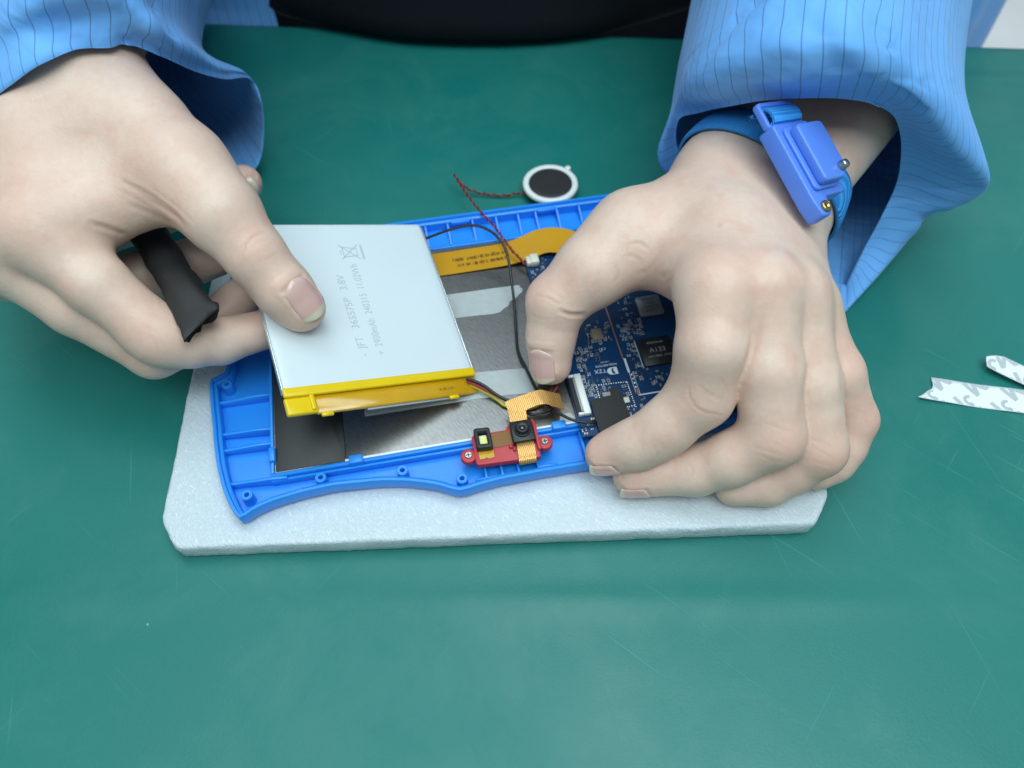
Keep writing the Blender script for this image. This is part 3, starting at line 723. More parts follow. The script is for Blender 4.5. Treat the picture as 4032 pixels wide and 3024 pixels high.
def cell():
    o_ = np.array(rounded_poly([(0, 0), (BW, 0), (BW, BLn), (0, BLn)], 2.2, 5)); n = len(o_); c = o_.mean(0)
    V, F = [], []
    for ins, z in [(1.4, -3.6), (.3, -3.3), (0, -2.6), (0, -.9), (.35, -.25), (1.1, 0), (4, .08)]:
        s = 1 - ins / 38.; V += [((p[0] - c[0]) * s + c[0], (p[1] - c[1]) * s + c[1], z) for p in o_]
    for j in range(6):
        for i in range(n): F.append((j * n + i, j * n + (i + 1) % n, (j + 1) * n + (i + 1) % n, (j + 1) * n + i))
    F.append(tuple(range(n))[::-1]); F.append(tuple(6 * n + i for i in range(n)))
    return V, F
ce = bt_('cell', cell(), M_pouch, smooth=True); ce.modifiers.new('e', 'EDGE_SPLIT').split_angle = math.radians(50)
for x in (-.55, BW + .05): bevel(bt_('side_seam', box(x, x + .5, 1, BLn - 2, -3.0, -.35), M_pouchedge), .15, 1)
bevel(bt_('yellow_tape', box(-.5, BW + .5, -.9, 3.0, -1.5, .22), M_yel), .7, 3)
bevel(bt_('circuit_strip', box(10.5, BW + .2, -8.0, -.4, -3.3, -1.62), M_amber), .3, 1)
bevel(bt_('end_wrap', merge(box(-.4, 11.2, -7.6, -.5, -3.5, -1.0)), M_yel), .8, 3)
bevel(bt_('solder_tab', box(8.6, 10.4, -6.8, -.4, -1.3, -.1), M_yel), .5, 2)
for x0, x1 in ((12, 16.5), (64.5, 68.8)): bevel(bt_('tape_tab', box(x0, x1, -9.2, -7.6, -3.0, -1.6), M_yel), .3, 1)
bevel(bt_('clear_sleeve', box(30, 66, -8.6, -7.9, -3.7, -2.9), M_tape), .2, 1)
ct = [bt_('marking', place_text('R 2K 1.01', 1.6, (61, -5.2, -1.47), (1, 0, 0), (0, 1, 0)), M_flexprint)]
for s, x in (('-  JFT   365575P   3.8V', 35.2), ('+  2900mAh  240315  11.02Wh', 42.4)):
    tv, _ = text_mesh(s, 4.5); wd_ = max(v[0] for v in tv)
    V, F = place_text(s, 4.5, (x, 12.5, .13), (0, 1, 0), (-1, 0, 0), 0, (43.5 if s[0] == '+' else 38.5) / wd_)
    bt_('lettering', (V, F), M_inkgrey)
def bar(p, q, wd, z=.13):
    p, q = np.array(p, float), np.array(q, float); d = (q - p) / np.linalg.norm(q - p); nn = np.array([-d[1], d[0]]) * wd / 2
    P = [p - nn, q - nn, q + nn, p + nn]; return prism([tuple(a) for a in P], z, z + .03)
# crossed-out bin mark, standing along the same reading direction
bo = np.array([46.0, 58.5])
def bb(a, b_): return (bo[0] - b_ * 1.15, bo[1] + a * 1.05)
bin_ = merge(bar(bb(0, 8), bb(7, .8), .4), bar(bb(0, .8), bb(7, 8), .4), bar(bb(1.2, 6.5), bb(1.8, 1.6), .35), bar(bb(5.8, 6.5), bb(5.2, 1.6), .35), bar(bb(1.8, 1.6), bb(5.2, 1.6), .35),
             bar(bb(.8, 6.8), bb(6.2, 6.8), .4), bar(bb(2.4, 7.7), bb(4.6, 7.7), .35), bar(bb(0, -.4), bb(7, -.4), .9))
bt_('bin_mark', bin_, M_inkgrey)
for nm, m, ys, pts in (('lead_wire', M_wireblk, 0, [(1700 + 300 / 2.212, 1300 + 425 / 2.212, 22), (1858, 1497, 22), (1903, 1517, 21.5), (1953, 1553, 20), (1994, 1574, 19.3), (2060, 1590, 19), (2150, 1560, 19), (2186, 1520, 20)]),
                       ('lead_wire', M_wirered, 0, [(1840, 1500, 20.5), (1863, 1510, 20.5), (1917, 1535, 20), (1970, 1565, 19), (1996, 1577, 18.2), (2070, 1598, 18), (2160, 1560, 18), (2195, 1520, 19)]),
                       ('lead_wire', M_wireyel, 0, [(1850, 1517, 18.5), (1872, 1526, 18.5), (1926, 1553, 18), (1962, 1577, 17.6), (1990, 1598, 17.3), (2060, 1610, 17.2), (2130, 1590, 17.4), (2180, 1525, 18.6)])):
    V, F = tube(catmull([un(*p) for p in pts], 6), .62, 8); add(nm, V, F, m, bat, smooth=True)

# ================================================================== loudspeaker with twisted lead
sx, sy = 20.0, 310.4
spk = empty('speaker', (sx, sy, 0), 'small round speaker with white rim and black cone lying on the green mat', 'speaker')
V, F = lathe([(11.6, .2), (12.6, .8), (12.8, 4.6), (12.2, 5.2), (.2, 5.2)], 56, (sx, sy, 0)); bevel(add('basket', V, F, M_black, spk), .2, 1)
V, F = lathe([(11.2, 5.0), (14.2, 5.0), (14.4, 5.6), (14.3, 6.7), (13.7, 7.2), (11.9, 7.2), (11.4, 6.9), (11.2, 6.3)], 64, (sx, sy, 0)); V, F = V, F[:-2]
n = 64; F = F + [(7 * n + i, 7 * n + (i + 1) % n, (i + 1) % n, i) for i in range(n)]
rm = add('rim', V, F, M_white, spk, smooth=True)
V, F = lathe([(1.5, 0), (1.6, .8), (1.4, 1.2), (.1, 1.2)], 20, (sx + 9.6, sy + 12.6, 5.2)); add('rim_lug', V, F, M_white, rm, smooth=True)
V, F = lathe([(11.3, 6.2), (11.2, 6.75), (9.5, 6.95), (5, 6.85), (.1, 6.8)], 56, (sx, sy, 0)); add('cone', V, F, M_rubber, spk, smooth=True)
wp = catmull([(sx - 12.2, sy - 3.0, 3), un(2045, 760, 2.4), un(1990, 770, 1.6), un(1940, 768, 1.6), un(1880, 758, 2.5), un(1832, 737, 5), un(1802, 708, 8), un(1788, 688, 9.5), un(1803, 712, 11),
              un(1850, 780, 15), un(1900, 842, 19), un(1950, 895, 22), un(1985, 945, 23), un(2020, 990, 22.5), un(2072, 1042, 21.2)], 26)
Tt = np.gradient(wp, axis=0); Tt /= np.linalg.norm(Tt, axis=1)[:, None]
uu = np.cross(Tt, [0, 0, 1.]); uu /= np.linalg.norm(uu, axis=1)[:, None]; vv = np.cross(Tt, uu)
sl = np.concatenate([[0], np.cumsum(np.linalg.norm(np.diff(wp, axis=0), axis=1))])
for ph, m in ((0, M_wirered), (math.pi, M_wiredk)):
    a = sl / 5.2 * 2 * math.pi + ph
    V, F = tube(wp + .36 * (np.cos(a)[:, None] * uu + np.sin(a)[:, None] * vv), .33, 6); add('lead_wire', V, F, m, spk, smooth=True)

# ================================================================== backing-paper strips
def strip(name, label, p0, p1, halfw, ragged_pts, lift, group):
    p0, p1 = np.array(p0, float), np.array(p1, float); d = p1 - p0; L = np.linalg.norm(d); d /= L; nn = np.array([-d[1], d[0]])
    N = 26; V, F = [], []
    for i in range(N + 1):
        t = i / N
        for j in range(7):
            s = j / 6 * 2 - 1
            x0 = np.interp(s, [r[1] for r in ragged_pts], [r[0] for r in ragged_pts])
            x = x0 + (L - x0) * t
            q = p0 + d * x + nn * s * halfw
            z = .35 + lift(x, s); V.append((q[0], q[1], z))
    for i in range(N):
        for j in range(6): F.append((i * 7 + j, (i + 1) * 7 + j, (i + 1) * 7 + j + 1, i * 7 + j + 1))
    r = empty(name, (*(p0 + p1) / 2, 0), label, 'paper strip')
    o = add('paper', V, F, M_paper, r, smooth=True); m = o.modifiers.new('t', 'SOLIDIFY'); m.thickness = .12 * MM; m.offset = -1
    # grey trade lettering printed aslant in two rows
    PV, PF = [], []
    an = math.radians(224); ca, sa = math.cos(an), math.sin(an)
    def stroke(pts, wd, ox, oy, lev, cc_=np.array([3.2, 4.2])):
        pts = np.array(pts, float)
        for a, b_ in zip(pts[:-1], pts[1:]):
            e = b_ - a; Ls = np.linalg.norm(e); e = e / Ls; nn_ = np.array([-e[1], e[0]]); m = max(2, int(Ls / .5))
            for q in range(m):
                for r_ in range(4):
                    quad = []
                    for tt, ss in ((q / m, r_ / 4), ((q + 1) / m, r_ / 4), ((q + 1) / m, (r_ + 1) / 4), (q / m, (r_ + 1) / 4)):
                        c = a + e * Ls * tt + nn_ * wd * (ss - .5) - cc_; quad.append((ox + ca * c[0] - sa * c[1], oy + sa * c[0] + ca * c[1]))
                    ok = all(abs(y_) < halfw * .98 and L > x_ > np.interp(y_ / halfw, [z_[1] for z_ in ragged_pts], [z_[0] for z_ in ragged_pts]) + .2 for x_, y_ in quad)
                    if ok:
                        k = len(PV)
                        for x_, y_ in quad:
                            w_ = p0 + d * x_ + nn * y_; PV.append((w_[0], w_[1], .35 + lift(x_, y_ / halfw) + .05 + lev * .006))
                        PF.append((k, k + 1, k + 2, k + 3))
    three = [(2.2 + 1.7 * math.cos(a), 6.4 + 1.6 * math.sin(a)) for a in np.linspace(2.5, -1.5, 9)] + [(2.2 + 1.9 * math.cos(a), 2.6 + 2.0 * math.sin(a)) for a in np.linspace(1.5, -2.6, 10)]
    for x in np.arange(-8.0, L + 4, 15.6):
        for ox, oy, ch in ((x, halfw * .78, 'M'), (x - 3.6, -halfw * .80, '3'), (x + 5.6, -halfw * 1.3, 'M')):
            if ch == 'M':
                for li, pp in enumerate(([(0, 0), (0, 8)], [(.4, 7.6), (3.2, 2.2)], [(3.2, 2.2), (6.0, 7.6)], [(6.4, 0), (6.4, 8)])): stroke(pp, 1.9, ox, oy, li)
            else: stroke(three, 1.5, ox, oy, 1)
    if PF: add('lettering', PV, PF, M_paperink, o)
    return r
strip('paper_strip', 'straight white backing paper strip with torn end and grey lettering, flat on the mat', un(3500 + 560 / 4.147, 1300 + 930 / 4.147, 1)[:2], un(4300, 1300 + 1180 / 4.147 + 30, 1)[:2], 6.2,
      [(-3.2, -1), (-1.4, -.72), (.8, -.55), (1.3, -.3), (3.4, -.1), (4.6, .25), (4.4, .6), (4.2, 1)], lambda x, s: 1.6 * math.exp(-max(x + 3, 0) / 7) * (.6 - .4 * s) + .25 * math.sin(x * .2), None)
strip('paper_strip', 'slanting white backing paper strip with a curled-up torn end', un(3500 + 1570 / 4.147, 1300 + 470 / 4.147, 3)[:2], un(4280, 1300 + 1180 / 4.147, 3)[:2], 4.6,
      [(1.6, -1), (.2, -.4), (-.4, .1), (2.2, .45), (3.4, .7), (6.5, 1)], lambda x, s: 2.6 + 1.8 * math.exp(-max(x, 0) / 8) + .5 * s, None)
# ================================================================== hands: a smooth distance field turned into one skin surface
class Field:
    def __init__(s, lo, hi, h):
        s.lo, s.h = np.array(lo, float), h
        s.n = np.ceil((np.array(hi) - s.lo) / h).astype(int) + 1
        s.ax = [(s.lo[i] + h * np.arange(s.n[i])).astype(np.float32) for i in range(3)]
    def new(s): return np.full(s.n, 40.0, np.float32)
    def sl(s, pts, pad):
        pts = np.asarray(pts); a = np.floor((pts.min(0) - pad - s.lo) / s.h).astype(int); b_ = np.ceil((pts.max(0) + pad - s.lo) / s.h).astype(int) + 1
        a = np.clip(a, 0, s.n); b_ = np.clip(b_, 0, s.n); return tuple(slice(int(i), int(j)) for i, j in zip(a, b_))
    def cone(s, Fd, a, b_, r1, r2, k, flat=None, ff=1.0):
        a, b_ = np.asarray(a, np.float32), np.asarray(b_, np.float32); pad = max(r1, r2) * max(1, ff) + 13
        q = s.sl([a, b_], pad)
        X = s.ax[0][q[0]][:, None, None]; Y = s.ax[1][q[1]][None, :, None]; Z = s.ax[2][q[2]][None, None, :]
        d = b_ - a; l2 = float(d @ d) + 1e-6
        t = ((X - a[0]) * d[0] + (Y - a[1]) * d[1] + (Z - a[2]) * d[2]) / l2
        t = np.clip(t, 0, 1)
        ex, ey, ez = X - a[0] - t * d[0], Y - a[1] - t * d[1], Z - a[2] - t * d[2]
        if flat is not None:
            f = np.asarray(flat, np.float32); f = f / np.linalg.norm(f); c = (ex * f[0] + ey * f[1] + ez * f[2]) * (1 / ff - 1)
            ex, ey, ez = ex + c * f[0], ey + c * f[1], ez + c * f[2]
        D = np.sqrt(ex * ex + ey * ey + ez * ez) - (r1 + (r2 - r1) * t)
        Fd[q] = smin(Fd[q], D, k)
    def chain(s, Fd, P, R, k):
        for i in range(len(P) - 1): s.cone(Fd, P[i], P[i + 1], R[i], R[i + 1], k)
    def sample(s, Fd, P):
        g_ = (np.asarray(P) - s.lo) / s.h; g_ = np.clip(g_, 0, s.n - 1.001); i = g_.astype(int); f = g_ - i; out = 0
        for dx in (0, 1):
            for dy in (0, 1):
                for dz in (0, 1):
                    w_ = (f[..., 0] if dx else 1 - f[..., 0]) * (f[..., 1] if dy else 1 - f[..., 1]) * (f[..., 2] if dz else 1 - f[..., 2])
                    out = out + w_ * Fd[i[..., 0] + dx, i[..., 1] + dy, i[..., 2] + dz]
        return out
def smin(a, b_, k):
    if k <= 0: return np.minimum(a, b_)
    h = np.maximum(k - np.abs(a - b_), 0) / k
    return np.minimum(a, b_) - h * h * k * .25
def surface_nets(Fd, lo, h):
    ins = Fd < 0; nx, ny, nz = Fd.shape
    cs = [(i, j, k) for i in (0, 1) for j in (0, 1) for k in (0, 1)]
    cnt = np.zeros((nx - 1, ny - 1, nz - 1), np.int8)
    for i, j, k in cs: cnt += ins[i:nx - 1 + i, j:ny - 1 + j, k:nz - 1 + k]
    act = (cnt > 0) & (cnt < 8); idx = np.argwhere(act); vid = np.full(act.shape, -1, np.int64); vid[act] = np.arange(len(idx))
    vals = np.stack([Fd[idx[:, 0] + i, idx[:, 1] + j, idx[:, 2] + k] for i, j, k in cs], 1); co = np.array(cs, float)
    acc = np.zeros((len(idx), 3)); n_ = np.zeros(len(idx))
    for a in range(8):
        for b_ in range(a + 1, 8):
            if np.abs(co[a] - co[b_]).sum() != 1: continue
            m = (vals[:, a] < 0) != (vals[:, b_] < 0); t = np.where(m, vals[:, a] / (vals[:, a] - vals[:, b_] + 1e-12), 0)
            acc += m[:, None] * (co[a] + t[:, None] * (co[b_] - co[a])); n_ += m
    V = lo + h * (idx + acc / n_[:, None]); Q = []
    for ax in range(3):
        a = [slice(1, -1)] * 3; a[ax] = slice(0, -1); b_ = [slice(1, -1)] * 3; b_[ax] = slice(1, None)
        e0, e1 = ins[tuple(a)], ins[tuple(b_)]
        for flip in (0, 1):
            m = np.argwhere((e0 & ~e1) if not flip else (~e0 & e1))
            if not len(m): continue
            m = m + 1; m[:, ax] -= 1
            o1, o2 = [(1, 2), (2, 0), (0, 1)][ax]
            def c(d1, d2):
                q = m.copy(); q[:, o1] -= d1; q[:, o2] -= d2; return vid[q[:, 0], q[:, 1], q[:, 2]]
            f = np.stack([c(1, 1), c(0, 1), c(0, 0), c(1, 0)], 1)
            Q.append(f[:, ::-1] if flip else f)
    Q = np.concatenate(Q); Q = Q[(Q >= 0).all(1)]
    return V, Q
def relax(V, Q, it, lam=.5):
    e = np.concatenate([Q[:, [0, 1]], Q[:, [1, 2]], Q[:, [2, 3]], Q[:, [3, 0]]]); n = len(V)
    for k in range(it):
        s = np.zeros_like(V); c = np.bincount(e[:, 0], minlength=n) + np.bincount(e[:, 1], minlength=n)
        for d in range(3): s[:, d] = np.bincount(e[:, 0], V[e[:, 1], d], n) + np.bincount(e[:, 1], V[e[:, 0], d], n)
        V = V + lam * (s / np.maximum(c, 1)[:, None] - V)
    return V
def normals(V, Q):
    fn = np.cross(V[Q[:, 2]] - V[Q[:, 0]], V[Q[:, 3]] - V[Q[:, 1]]); N = np.zeros_like(V)
    for k in range(4):
        for d in range(3): N[:, d] += np.bincount(Q[:, k], fn[:, d], len(V))
    return N / (np.linalg.norm(N, axis=1)[:, None] + 1e-12)
def seg_dist(P, L):
    best = np.full(len(P), 1e9)
    for a, b_ in zip(L[:-1], L[1:]):
        d = b_ - a; t = np.clip(((P - a) @ d) / (d @ d + 1e-9), 0, 1); best = np.minimum(best, np.linalg.norm(P - a - t[:, None] * d, axis=1))
    return best
def carve(V, N, cr, lines):
    px = proj(V); dist = np.linalg.norm(V - EYE, axis=1); face = ((EYE - V) * N).sum(1) > 0
    D = np.zeros(len(V))
    for L, depth, wid, *ex in lines:
        tpl, colr = ex if ex else (25, 1.0)
        L = np.array(L, float); wpx = wid * 10.5
        d = seg_dist(px, catmull(L, 4)); c = (d < 3 * wpx) & face
        if not c.any(): continue
        c &= dist < dist[c].min() + 16
        # taper the crease towards its ends
        e = np.minimum(np.linalg.norm(px - L[0], axis=1), np.linalg.norm(px - L[-1], axis=1)); tp_ = np.clip(e / tpl, .15 if tpl < 50 else 0, 1)
        a = np.where(c, np.exp(-(d / wpx) ** 2) * tp_, 0); lip = np.where(c, np.exp(-((d - 2 * wpx) / wpx) ** 2) * tp_, 0)
        D += depth * (a - .35 * lip); cr[:] = np.maximum(cr, a * min(1, depth / .5) * colr)
    return V - N * D[:, None]
nails = []
def nail(fld, Fd, org, axis, nrm, wid, length, V, N, up=.12, tipk=.55):
    axis = axis / np.linalg.norm(axis); nrm = nrm - axis * (nrm @ axis); nrm /= np.linalg.norm(nrm); side = np.cross(nrm, axis)
    ns, nt_ = 13, 16; S_ = np.linspace(-1, 1, ns); T_ = np.linspace(0, 1, nt_)
    Hh = np.zeros((nt_, ns)); hs = np.arange(16, -8, -.12)
    for i, t in enumerate(T_):
        for j, s in enumerate(S_):
            p = org + axis * (t * length) + side * (s * wid / 2)
            val = fld.sample(Fd, p + hs[:, None] * nrm); k = np.argmax(val < 0) if (val < 0).any() else len(hs) - 1
            Hh[i, j] = hs[k]
    i0 = int(tipk * (nt_ - 1)); c = ns // 2
    sl_ = (Hh[i0, c] - Hh[max(i0 - 5, 0), c]) / 5
    arch = Hh[i0] - Hh[i0, c]; arch = np.maximum(arch, -.34 * wid * S_ ** 2 )
    for i in range(nt_):
        cc = Hh[i, c] if i <= i0 else Hh[i0, c] + (sl_ * (i - i0)) - .012 * (i - i0) ** 2
        Hh[i] = cc + arch
    P = []; uv = []
    for i, t in enumerate(T_):
        for j, s in enumerate(S_):
            tt = t
            if t < .3: tt = t + .16 * (s * s) * (1 - t / .3)
            if t > .7: tt = t - .14 * (s * s) * ((t - .7) / .3)
            wj = 1 - .10 * max(0, .3 - t) / .3 - .06 * max(0, t - .8) / .2
            lift = up - .35 * (abs(s) > .95) - .3 * (t < .03)
            P.append(org + axis * (tt * length) + side * (s * wid / 2 * wj) + nrm * (Hh[i, j] + lift)); uv.append((s * .5 + .5, t))
    F = [(i * ns + j, i * ns + j + 1, (i + 1) * ns + j + 1, (i + 1) * ns + j) for i in range(nt_ - 1) for j in range(ns - 1)]
    nails.append((P, F, uv))
    # seat the nail: skin sinks a little beneath it and rises round its base and sides
    q = V - org; t = (q @ axis) / length; s = (q @ side) / (wid / 2); up_ = (N @ nrm) > .15; hh = ((q @ nrm) > -2) & ((q @ nrm) < wid * 1.1)
    ins = up_ & hh & (t > 0) & (t < 1.0) & (np.abs(s) < 1)
    edge = np.maximum(np.abs(s), np.where(t < .5, 1 - t * 2, 0) * 1.0 + 0 * s)
    V = V - N * (ins * .30)[:, None]
    rimm = up_ & hh & (((np.abs(s) >= 1) & (np.abs(s) < 1.28) & (t > -.05) & (t < .75)) | ((np.abs(s) < 1.2) & (t <= 0.02) & (t > -.2)))
    return V + N * (rimm * .22)[:, None]

def finish(Fd, fld, pink, lines, naildefs, spots=(), it=4):
    V, Q = surface_nets(Fd, fld.lo, fld.h); V = relax(V, Q, it); N = normals(V, Q)
    cr = np.zeros(len(V))
    V = carve(V, N, cr, lines)
    px_ = proj(V); near_ = ((EYE - V) * N).sum(1) > 0
    for (su, sv), sr, ss in spots: cr = np.maximum(cr, near_ * ss * np.exp(-((px_ - np.array([su, sv])) ** 2).sum(1) / sr ** 2))
    for nd in naildefs: V = nail(fld, Fd, *nd[:5], V, N, *nd[5:])
    V = relax(V, Q, 1, .35)
    pk = np.zeros(len(V))
    for p, r, s in pink: pk = np.maximum(pk, s * np.exp(-((V - np.asarray(p)) ** 2).sum(1) / r ** 2))
    return V, Q, cr, pk
HRES = .85

# ---------------------------------------------------------------- hand that holds the battery
wA = A(205, 250, 98); iA, mA, rA, pA = A(135, 995, 86), A(5, 1105, 76), A(-60, 1150, 64), A(-70, 1040, 56)
tA = [A(430, 415, 98), A(790, 740, 91), A(960, 925, 85), A(1105, 1105, 75), A(1240, 1265, 64), A(1312, 1340, 58.5)]
fi = [iA, A(420, 1235, 72), A(690, 1462, 55), A(830, 1490, 49), A(960, 1485, 44), A(1190, 1425, 40)]
fm = [mA, A(330, 1330, 60), A(672, 1528, 41), A(800, 1490, 36), A(900, 1430, 35), A(1060, 1290, 38)]
fr_ = [rA, A(330, 1260, 46), A(700, 1190, 40), A(950, 1100, 44)]
fpk = [pA, A(400, 1030, 40), A(800, 900, 38), A(1060, 800, 42)]
FA = Field((-262, 150, 4), (-58, 345, 135), HRES)
P_ = FA.new()
cA = wA + np.array([2, -14, -2])
fdir = np.array([-30, 150, 16.]); fdir /= np.linalg.norm(fdir)
sideA = np.array([.80, .30, .50]); sideA /= np.linalg.norm(sideA)
for s, r in ((-13, 17), (13, 17)):
    FA.cone(P_, wA + sideA * s, wA + sideA * s * 1.1 + fdir * 90, r, r + 6, 16)
    FA.cone(P_, cA + sideA * s, wA + sideA * s, r - 1, r, 16)
cb = [cA + sideA * q for q in (14, 5, -5, -13)]
for q, (m_, r0, r1) in enumerate(((iA, 15, 12.5), (mA, 15, 12), (rA, 15, 11.5), (pA, 14.5, 11))): FA.cone(P_, cb[q], m_, r0, r1, 14)
FA.cone(P_, cA + np.array([12, -30, -10]), (mA + iA) / 2 + np.array([14, 12, -12]), 15, 12, 16)          # fleshy middle of the palm
FA.cone(P_, cb[3] + np.array([8, -10, -14]), pA + np.array([10, 10, -4]), 15, 12, 14)
FA.cone(P_, wA + sideA * 14, tA[0], 18, 18.5, 14)
FA.cone(P_, tA[0], tA[1], 18.5, 14.5, 12)
FA.cone(P_, (tA[0] + tA[1]) / 2, (cb[0] + iA) / 2, 14, 13, 14)
FA.cone(P_, A(700, 760, 86), A(260, 960, 86), 11.5, 11.5, 12)
FA.cone(P_, A(740, 840, 84), A(360, 950, 83), 7.5, 9.5, 10)
FA.cone(P_, tA[1], tA[2], 14.5, 12.3, 10)
def finger(fld, pts, rad, k=3.0):
    D = fld.new(); fld.chain(D, pts, rad, k); return D
Th = finger(FA, tA[1:], [14, 12.0, 11.0, 10.2, 9.0], 3)
FA.cone(Th, A(1150, 1190, 66), A(1275, 1330, 56), 8.6, 8.0, 4)
D1 = finger(FA, fi, [12.2, 11.0, 10.2, 9.4, 8.8, 7.6]); D2 = finger(FA, fm, [12, 11, 10.4, 9.4, 9.0, 8.2])
FA.cone(D1, A(640, 1430, 57), A(730, 1480, 53), 10.2, 9.6, 4)
D3 = finger(FA, fr_, [11.5, 11, 10.5, 9.5]); D4 = finger(FA, fpk, [11, 9.4, 9.0, 8.4])
TOT = smin(P_, Th, 9)
for Df, k in ((D1, 8), (D2, 7), (D3, 7), (D4, 7)): TOT = smin(TOT, smin(P_, Df, k), 1.2)
pinkA = [(iA + [0, 0, 10], 16, .35), (tA[3] + [3, -3, 9], 12, .35), (tA[5], 14, .55), (fi[2] + [0, -4, 8], 14, .45), (fm[2], 14, .5), (fpk[-1], 13, .9), (A(700, 880, 95), 15, .35), (fi[-1], 16, .5), (tA[1] + [0, 0, 12], 14, .2)]
a_ = lambda L: [(x / 1.106, y / 1.106) for x, y in L]
linesA = [(a_([(1062, 1115), (1075, 1065), (1108, 1028), (1160, 1006)]), .30, .5), (a_([(1108, 1142), (1160, 1132), (1215, 1088)]), .16, .5), (a_([(1090, 1085), (1130, 1050), (1180, 1035)]), .12, .4),
          (a_([(500, 770), (620, 838), (740, 920), (815, 992)]), .28, .9), (a_([(560, 800), (660, 850), (790, 950)]), .14, .7), (a_([(560, 890), (650, 925), (760, 978)]), .22, .9),
          (a_([(395, 972), (460, 988), (560, 1026)]), .5, .9), (a_([(620, 860), (700, 900), (800, 970)]), .2, .5),
          (a_([(1050, 1130), (1066, 1075), (1098, 1034)]), .12, .4), (a_([(1128, 1160), (1180, 1146), (1225, 1112)]), .10, .4), (a_([(660, 820), (760, 890), (850, 975)]), .12, .5), (a_([(470, 800), (560, 850), (660, 900)]), .10, .5), (a_([(660, 1420), (700, 1470), (715, 1520)]), .12, .5), (a_([(640, 1440), (676, 1490), (690, 1535)]), .10, .4),
          (a_([(590, 1060), (630, 1120), (640, 1140)]), .3, .5), (a_([(600, 1390), (640, 1430), (700, 1450)]), .12, .5)]
camdir = lambda p: (EYE - p) / np.linalg.norm(EYE - p)
naA = []
ax = tA[5] - tA[3]; ax /= np.linalg.norm(ax)
naA.append((tA[5] - ax * 9.6, ax + np.array([.05, 0, 0]), camdir(tA[5]) * .9 + np.array([.55, 0, .45]), 11.2, 16.4))
axp = fpk[-1] - fpk[-2]
naA.append((fpk[-1] - axp / np.linalg.norm(axp) * 5.5 , axp + np.array([0, -6, 0]), np.array([.88, -.38, .30]), 9.4, 13.0))
HA = finish(TOT, FA, pinkA, linesA, naA, [((480, 480), 12, .35), ((652, 622), 11, .35), ((396, 1127), 9, .3), ((700, 545), 26, .16), ((690, 560), 40, .10)])
FA_tot = TOT

# ---------------------------------------------------------------- hand that steadies the tablet
wC = C(960, 440, 58); iC, mC, rC, pC = C(800, 830, 80), C(980, 820, 79), C(1092, 850, 72), C(1150, 905, 62)
tC = [C(800, 520, 58), C(480, 610, 64), C(330, 740, 58), C(188, 868, 48), C(165, 1000, 37), C(163, 1105, 28.5)]
gi = [iC, C(780, 1040, 70), C(740, 1225, 53), C(610, 1345, 42), C(490, 1415, 33), C(372, 1452, 25.5)]
gm = [mC, C(1000, 1130, 62), C(1015, 1385, 45), C(860, 1470, 34), C(720, 1515, 25), C(482, 1535, 18.5)]
gr = [rC, C(1160, 1180, 53), C(1190, 1430, 36), C(1090, 1510, 26), C(1000, 1560, 20), C(870, 1575, 18.5)]
gp = [pC, C(1265, 1140, 48), C(1325, 1320, 32), C(1290, 1420, 25), C(1250, 1480, 20.5), C(1190, 1520, 19)]
FC = Field((-8, 116, 8), (205, 345, 120), HRES)
P_ = FC.new()
sideC = Z3(880, 1190, 55) - Z3(290, 730, 61); sideC /= np.linalg.norm(sideC)
foreC = un(3400, 190, 76) - wC; foreC /= np.linalg.norm(foreC)
for s in (-13, 13):
    FC.cone(P_, wC + sideC * s, wC + sideC * s * 1.1 + foreC * 85, 16.5, 20, 16)
cb = [wC + np.array([-8, -12, 3]) + sideC * q for q in (-15, -5, 5, 14)]
for q, (m_, r0, r1) in enumerate(((iC, 15, 11.6), (mC, 15, 11.2), (rC, 15, 10.6), (pC, 14.5, 9.8))):
    FC.cone(P_, wC + sideC * (-14, -5, 5, 14)[q], cb[q], 16, r0, 14); FC.cone(P_, cb[q], m_ + (cb[q] - m_) / np.linalg.norm(cb[q] - m_) * 3, r0, r1 - .4, 13)
FC.cone(P_, cb[1] + np.array([0, -6, -12]), (mC + iC) / 2 + np.array([0, 8, -13]), 15, 11, 14)
FC.cone(P_, cb[3] + np.array([0, -6, -12]), pC + np.array([-4, 8, -8]), 15, 10, 14)
FC.cone(P_, wC + sideC * -14, tC[0], 17, 17, 14)
FC.cone(P_, tC[0], tC[1], 17, 14.6, 12)
FC.cone(P_, (tC[0] + tC[1]) / 2 + np.array([0, -4, 2]), (cb[0] + iC) / 2, 14, 13, 14)
FC.cone(P_, C(560, 640, 62), C(760, 770, 76), 9.5, 10, 10)
FC.cone(P_, C(520, 720, 56), C(700, 780, 66), 7.0, 8.0, 8)
FC.cone(P_, tC[1], tC[2], 14.6, 12.6, 10)
Th = finger(FC, tC[1:], [14.4, 12.4, 11.8, 9.6, 8.6], 3)
D1 = finger(FC, gi, [11.8, 11.9, 11.6, 10.0, 9.0, 7.6]); D2 = finger(FC, gm, [11.4, 11.5, 11.0, 9.8, 9.2, 8.0])
D3 = finger(FC, gr, [10.8, 10.8, 10.2, 9.0, 8.6, 7.6]); D4 = finger(FC, gp, [10.2, 9.4, 8.8, 8.0, 7.6, 7.0])
FC.cone(D1, C(560, 1395, 37), C(430, 1430, 27), 8.6, 8.0, 4)
TOT = smin(P_, Th, 9)
for Df, k in ((D1, 10), (D2, 9), (D3, 9), (D4, 9)): TOT = smin(TOT, smin(P_, Df, k), .8)
